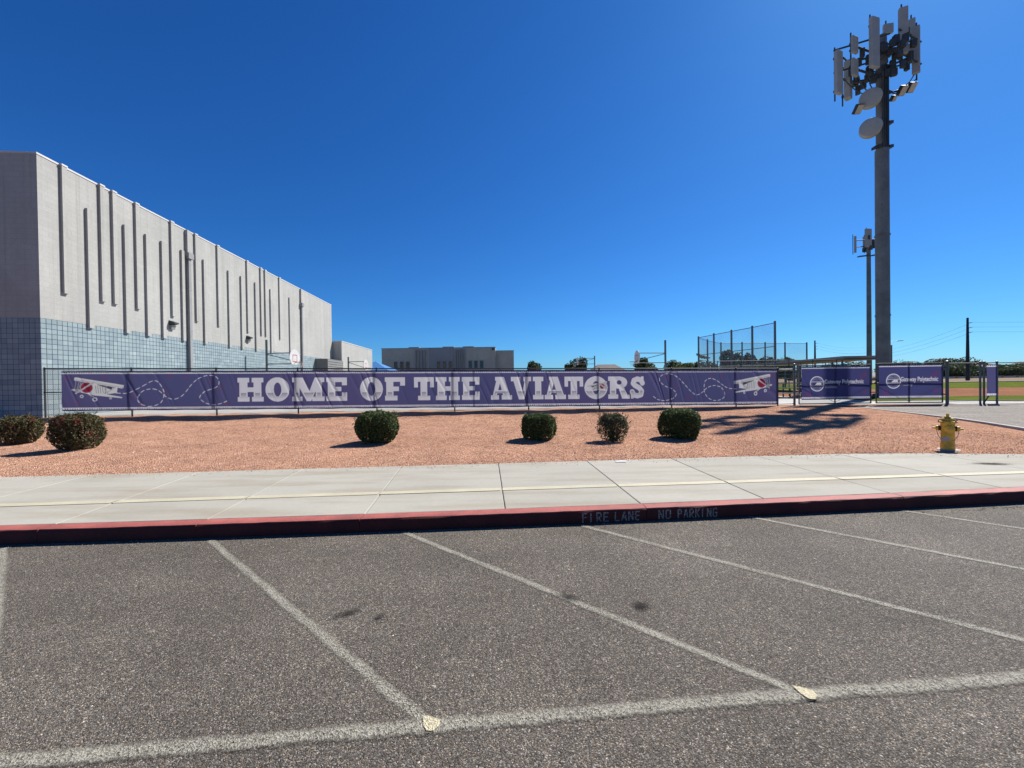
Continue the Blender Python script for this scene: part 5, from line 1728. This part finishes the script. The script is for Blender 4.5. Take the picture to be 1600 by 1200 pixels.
# ------------------------------------------------------------------ antenna towers
def tower(cx, cy, k, label, dishes):
    """k scales the head; built for a mast 28 m tall."""
    z0 = 0.2
    t = thing("antenna_tower", (cx, cy, z0), label, "antenna tower", "antenna towers")
    R = random.Random(int(cx * 10))
    mast = MB().lathe([(0.42, -0.1), (0.415, 3.0), (0.40, 17.9), (0.395, 18.1), (0.335, 18.15), (0.32, 22.5), (0.30, 26.4)], (cx, cy, z0), 24).build("mast", MAT_POLE, t, smooth=True)
    MB().lathe([(0.6, -0.05), (0.6, 0.12)], (cx, cy, z0), 24).build("base_plate", MAT_GALV, t)
    V = lambda dx, dy, z: (cx + dx, cy + dy, z)
    def vpanel(dx, dy, zb, zt, w, d, yaw, name="antenna_panel", mat=None, pipe=True):
        ax = Vector((cos(yaw), sin(yaw), 0)); ay = Vector((-sin(yaw), cos(yaw), 0))
        c = Vector(V(dx, dy, (zb + zt) / 2))
        m = MB().obox(c, ax * w / 2, ay * d / 2, Vector((0, 0, (zt - zb) / 2)))
        o = m.build(name, mat or MAT_PANEL, t, bevel=min(0.05, d * 0.3))
        if pipe:
            b = c + ay * (d * 0.5 + 0.13)
            MB().tube((b.x, b.y, zb - 0.35), (b.x, b.y, zt + 0.45), 0.045, n=8).build("mount_pipe", MAT_GEAR, o)
            for z in (zb + 0.35, zt - 0.35):
                p = c + ay * d * 0.45; q = c + ay * (d * 0.5 + 0.15)
                MB().obox(((p.x + q.x) / 2, (p.y + q.y) / 2, z), ax * 0.08, ay * 0.12, Vector((0, 0, 0.07))).build("bracket", MAT_GEAR, o)
        return o
    # panels of the three sectors: (dx, dy, z bottom, z top, width, depth, yaw)
    for p in ((-3.76, -0.7, 21.92, 24.98, 0.60, 0.24, 0.30), (-1.94, 0.6, 22.48, 25.29, 0.50, 0.40, 0.6), (-2.78, -0.9, 24.66, 25.83, 0.58, 0.2, 0.35), (-2.78, -0.9, 23.03, 24.25, 0.58, 0.2, 0.35), (-1.75, -1.3, 23.28, 26.76, 0.72, 0.26, 0.25),
              (2.07, 1.6, 28.2, 28.95, 0.66, 0.2, -0.2), (1.59, 1.5, 26.63, 27.37, 0.55, 0.2, -0.1), (0.69, -0.9, 24.52, 27.82, 0.50, 0.26, -0.45), (2.82, 0.6, 27.33, 28.38, 0.46, 0.2, -0.8), (2.23, -0.3, 23.62, 26.99, 0.42, 0.30, -0.9), (2.66, 0.5, 25.53, 26.48, 0.38, 0.2, -0.8)):
        vpanel(*p)
    # triangular frame arms
    for z in (23.6, 25.2):
        for (a, b) in (((-3.9, -0.5, z), (-0.6, -1.25, z + 0.5)), ((-3.9, -0.5, z), (-1.2, 1.2, z + 0.4)), ((0.3, -1.0, z + 1.0), (2.6, -0.3, z + 0.7)), ((1.2, 1.9, z + 1.9), (2.9, 0.3, z + 1.4))):
            MB().tube(V(*a), V(*b), 0.06, n=8).build("frame_arm", MAT_GEAR, t)
        for (a, b) in (((0, 0, z), (-2.6, -0.8, z)), ((0, 0, z + 1), (2.1, 1.4, z + 1.6)), ((0, 0, z + .6), (1.4, -0.7, z + 0.9)), ((0, 0, z), (-1.7, 0.9, z + .3))):
            MB().tube(V(*a), V(*b), 0.075, n=8).build("stand_off", MAT_GEAR, t)
        MB().lathe([(0.42, z - z0 - 0.12), (0.42, z - z0 + 0.12)], (cx, cy, z0), 18).build("collar", MAT_GEAR, t)
    # remote radio units and cable bundles
    for k_ in range(44):
        a = R.uniform(0, 2 * pi); r = R.uniform(0.5, 2.1)
        dx, dy = r * cos(a), r * sin(a) * 0.8
        z = R.uniform(23.0, 25.6) + 0.45 * dx
        vpanel(dx, dy, z, z + R.uniform(0.45, 0.75), R.uniform(0.28, 0.42), R.uniform(0.18, 0.3), R.uniform(-0.8, 0.8), "radio_unit", MAT_GEAR, False)
    for (dx, dy) in ((-2.9, -0.2), (-2.2, -0.5), (-1.7, -0.7), (1.9, -0.5), (2.4, -0.1), (-0.7, -0.9)):
        pts = []
        for i in range(9):
            q = i / 8
            pts.append(V(dx * (1 - q) + R.uniform(-.08, .08), dy * (1 - q), 23.4 - 0.9 * sin(q * pi) - 0.3 * q))
        MB().path(pts, 0.035, 5).build("cable", MAT_GEAR, t)
    for i in range(5):
        a = -2.2 + i * 0.35
        MB().tube(V(0.36 * cos(a), 0.36 * sin(a), 18.2), V(0.37 * cos(a), 0.37 * sin(a), 24.3), 0.04, n=6).build("cable_run", MAT_GEAR, t)
    for i in range(34):            # climbing pegs
        a = 0.9 if i % 2 else -2.4
        z = 1.2 + i * 0.5
        MB().tube(V(0.38 * cos(a), 0.38 * sin(a), z), V(0.60 * cos(a), 0.60 * sin(a), z), 0.014, n=5).build("climbing_peg", MAT_GALV, mast)
    for z in (6.1, 12.0):
        MB().lathe([(0.445, -0.05), (0.445, 0.05)], (cx, cy, z), 24).build("flange", MAT_POLE, mast)
    if dishes:
        for dz, zc in ((0, 21.75), (1, 19.62)):
            c = Vector(V(-1.25, -0.45, zc)); ax = Vector((-0.62, -0.76, -0.05)).normalized()
            d = MB().lathe([(0.48, -0.40), (0.63, -0.26), (0.645, 0.18), (0.61, 0.22), (0.38, 0.26), (0.05, 0.28)], c, 28, ax).build("microwave_dish", MAT_PANEL, t, smooth=True)
            MB().tube(c - ax * 0.35, V(-0.2, 0, zc), 0.08, n=8).build("dish_arm", MAT_GEAR, d)
        for z in (18.45, 20.2):
            for s in (-1, 1):
                MB().obox(V(s * 0.48, -0.1, z), Vector((0.20, 0.05 * s, 0.05)), Vector((0, 0.16, 0)), Vector((0, 0, 0.10))).build("clamp", MAT_GEAR, t)
        # field flood lights
        for (dx, dz, w) in ((1.93, 22.57, 0.62), (1.27, 22.35, 0.62), (0.62, 21.8, 0.36), (-1.95, 21.05, 0.6)):
            c = Vector(V(dx, -0.35, dz))
            u = Vector((0.9, 0.25, 0.22)).normalized(); nrm_ = Vector((0.15, -0.75, -0.64)).normalized(); v = nrm_.cross(u)
            fl = MB().obox(c - nrm_ * 0.14, u * w * 0.52, v * w * 0.52, nrm_ * 0.12).build("flood_light", MAT_GEAR, t)
            MB().obox(c, u * w * 0.47, v * w * 0.47, nrm_ * 0.03).build("lens", MAT_LAMPG, fl)
        MB().tube(V(0.1, -0.2, 22.2), V(2.3, -0.1, 22.95), 0.06, n=8).build("lamp_arm", MAT_GEAR, t)
        MB().tube(V(-0.2, -0.2, 21.9), V(-1.9, -0.2, 21.2), 0.05, n=8).build("lamp_arm", MAT_GEAR, t)
        MB().box(V(0.38, -0.2, 1.9), V(0.50, 0.2, 3.9)).build("conduit_box", MAT_POLE, t)
    return t
tower(27.50, 28.5, 1, "tall monopole antenna tower with two drum dishes behind the gate", True)

# second, farther tower
cx, cy, z0 = 55.75, 60.0, 0.2
t2 = thing("antenna_tower", (cx, cy, z0), "smaller distant antenna pole standing left of the big tower", "antenna tower", "antenna towers")
MB().lathe([(0.34, -0.1), (0.26, 21.0), (0.25, 23.0)], (cx, cy, z0), 18).build("mast", MAT_POLE, t2, smooth=True)
for dx, dy, zb, zt, w, yaw in ((-1.9, 0.2, 20.9, 23.5, 0.35, 0.7), (-0.8, -0.8, 21.4, 24.2, 1.0, 0.12), (1.2, -0.6, 21.2, 23.7, 0.6, -0.5), (0.6, 1.2, 21.4, 23.8, 0.6, -0.3), (2.0, 0.2, 21.2, 23.8, 0.4, -0.9)):
    ax = Vector((cos(yaw), sin(yaw), 0)); ay = Vector((-sin(yaw), cos(yaw), 0))
    o = MB().obox((cx + dx, cy + dy, (zb + zt) / 2), ax * w / 2, ay * 0.13, Vector((0, 0, (zt - zb) / 2))).build("antenna_panel", MAT_PANEL, t2, bevel=0.03)
    MB().tube((cx + dx + ay.x * 0.28, cy + dy + ay.y * 0.28, zb - 0.2), (cx + dx + ay.x * 0.28, cy + dy + ay.y * 0.28, zt + 0.3), 0.05, n=6).build("mount_pipe", MAT_GEAR, o)
    for z in (21.8, 22.8):
        MB().tube((cx, cy, z), (cx + dx, cy + dy, z), 0.07, n=6).build("stand_off", MAT_GEAR, t2)
R = random.Random(4)
for k in range(10):
    a = R.uniform(0, 2 * pi); r = R.uniform(0.5, 1.4); z = R.uniform(20.9, 23.2)
    MB().obox((cx + r * cos(a), cy + r * sin(a), z), Vector((0.2, 0.05, 0)), Vector((-0.03, 0.13, 0)), Vector((0, 0, 0.32))).build("radio_unit", MAT_GEAR, t2)
MB().obox((cx - 1.0, cy - 0.2, 20.25), Vector((0.9, 0.1, 0.12)), Vector((0, 0.2, 0)), Vector((0, 0, 0.08))).build("lamp_arm", MAT_GEAR, t2)
MB().obox((cx + 1.1, cy - 0.2, 20.4), Vector((0.9, 0.1, 0.12)), Vector((0, 0.2, 0)), Vector((0, 0, 0.08))).build("lamp_arm", MAT_GEAR, t2)

# ------------------------------------------------------------------ power poles, street lamp
def power_pole(x, y, top, r, label, wires):
    t = thing("power_pole", (x, y, 0.2), label, "power pole", "power poles")
    MB().lathe([(r, -0.1), (r * 0.8, top * 0.4), (r * 0.52, top)], (x, y, 0.2), 14).build("pole", MAT_STEELB, t, smooth=True)
    for k in range(3):
        z = top - 1.1 - k * 1.25
        MB().lathe([(0.05, 0.0), (0.11, 0.2), (0.05, 0.35), (0.11, 0.55), (0.05, 0.75), (0.10, 0.95), (0.04, 1.1)], (x + r * 0.5, y, z), 8, (1, 0, 0.12)).build("insulator", MAT_GEAR, t)
        for (ex, ey, ez, sag) in wires:
            p0 = Vector((x + r * 0.5 + 1.1, y, z + 0.12)); p1 = Vector((ex, ey, ez - k * 1.25))
            pts = []
            for i in range(15):
                q = i / 14
                p = p0.lerp(p1, q); p.z -= sag * 4 * q * (1 - q)
                pts.append(p)
            MB().path(pts, 0.022, 4).build("wire", MAT_GEAR, t)
power_pole(118.5, 100, 16.2, 0.42, "black tapered steel power pole rising beyond the field at right", [(84.0 + 75, 190, 13.5, 3.5), (300, 104, 25.0, 3.0)])
power_pole(134, 170, 17.4, 0.5, "thin distant power pole right of the backstop", [(180, 190, 17.0, 2.0)])
sl_ = thing("street_lamp", (87.6, 90, 0.2), "far street lamp arm reaching out right of the antenna tower", "street lamp")
MB().lathe([(0.13, 0), (0.08, 9.3)], (87.6, 90, 0.2), 10).build("pole", MAT_GALV, sl_)
MB().tube((87.6, 90, 9.4), (90.3, 90, 9.75), 0.06, 0.05, 8).build("arm", MAT_GALV, sl_)
MB().obox((90.9, 90, 9.78), Vector((0.55, 0, 0.03)), Vector((0, 0.2, 0)), Vector((0, 0, 0.08))).build("lamp_head", MAT_GALV, sl_, bevel=0.03)
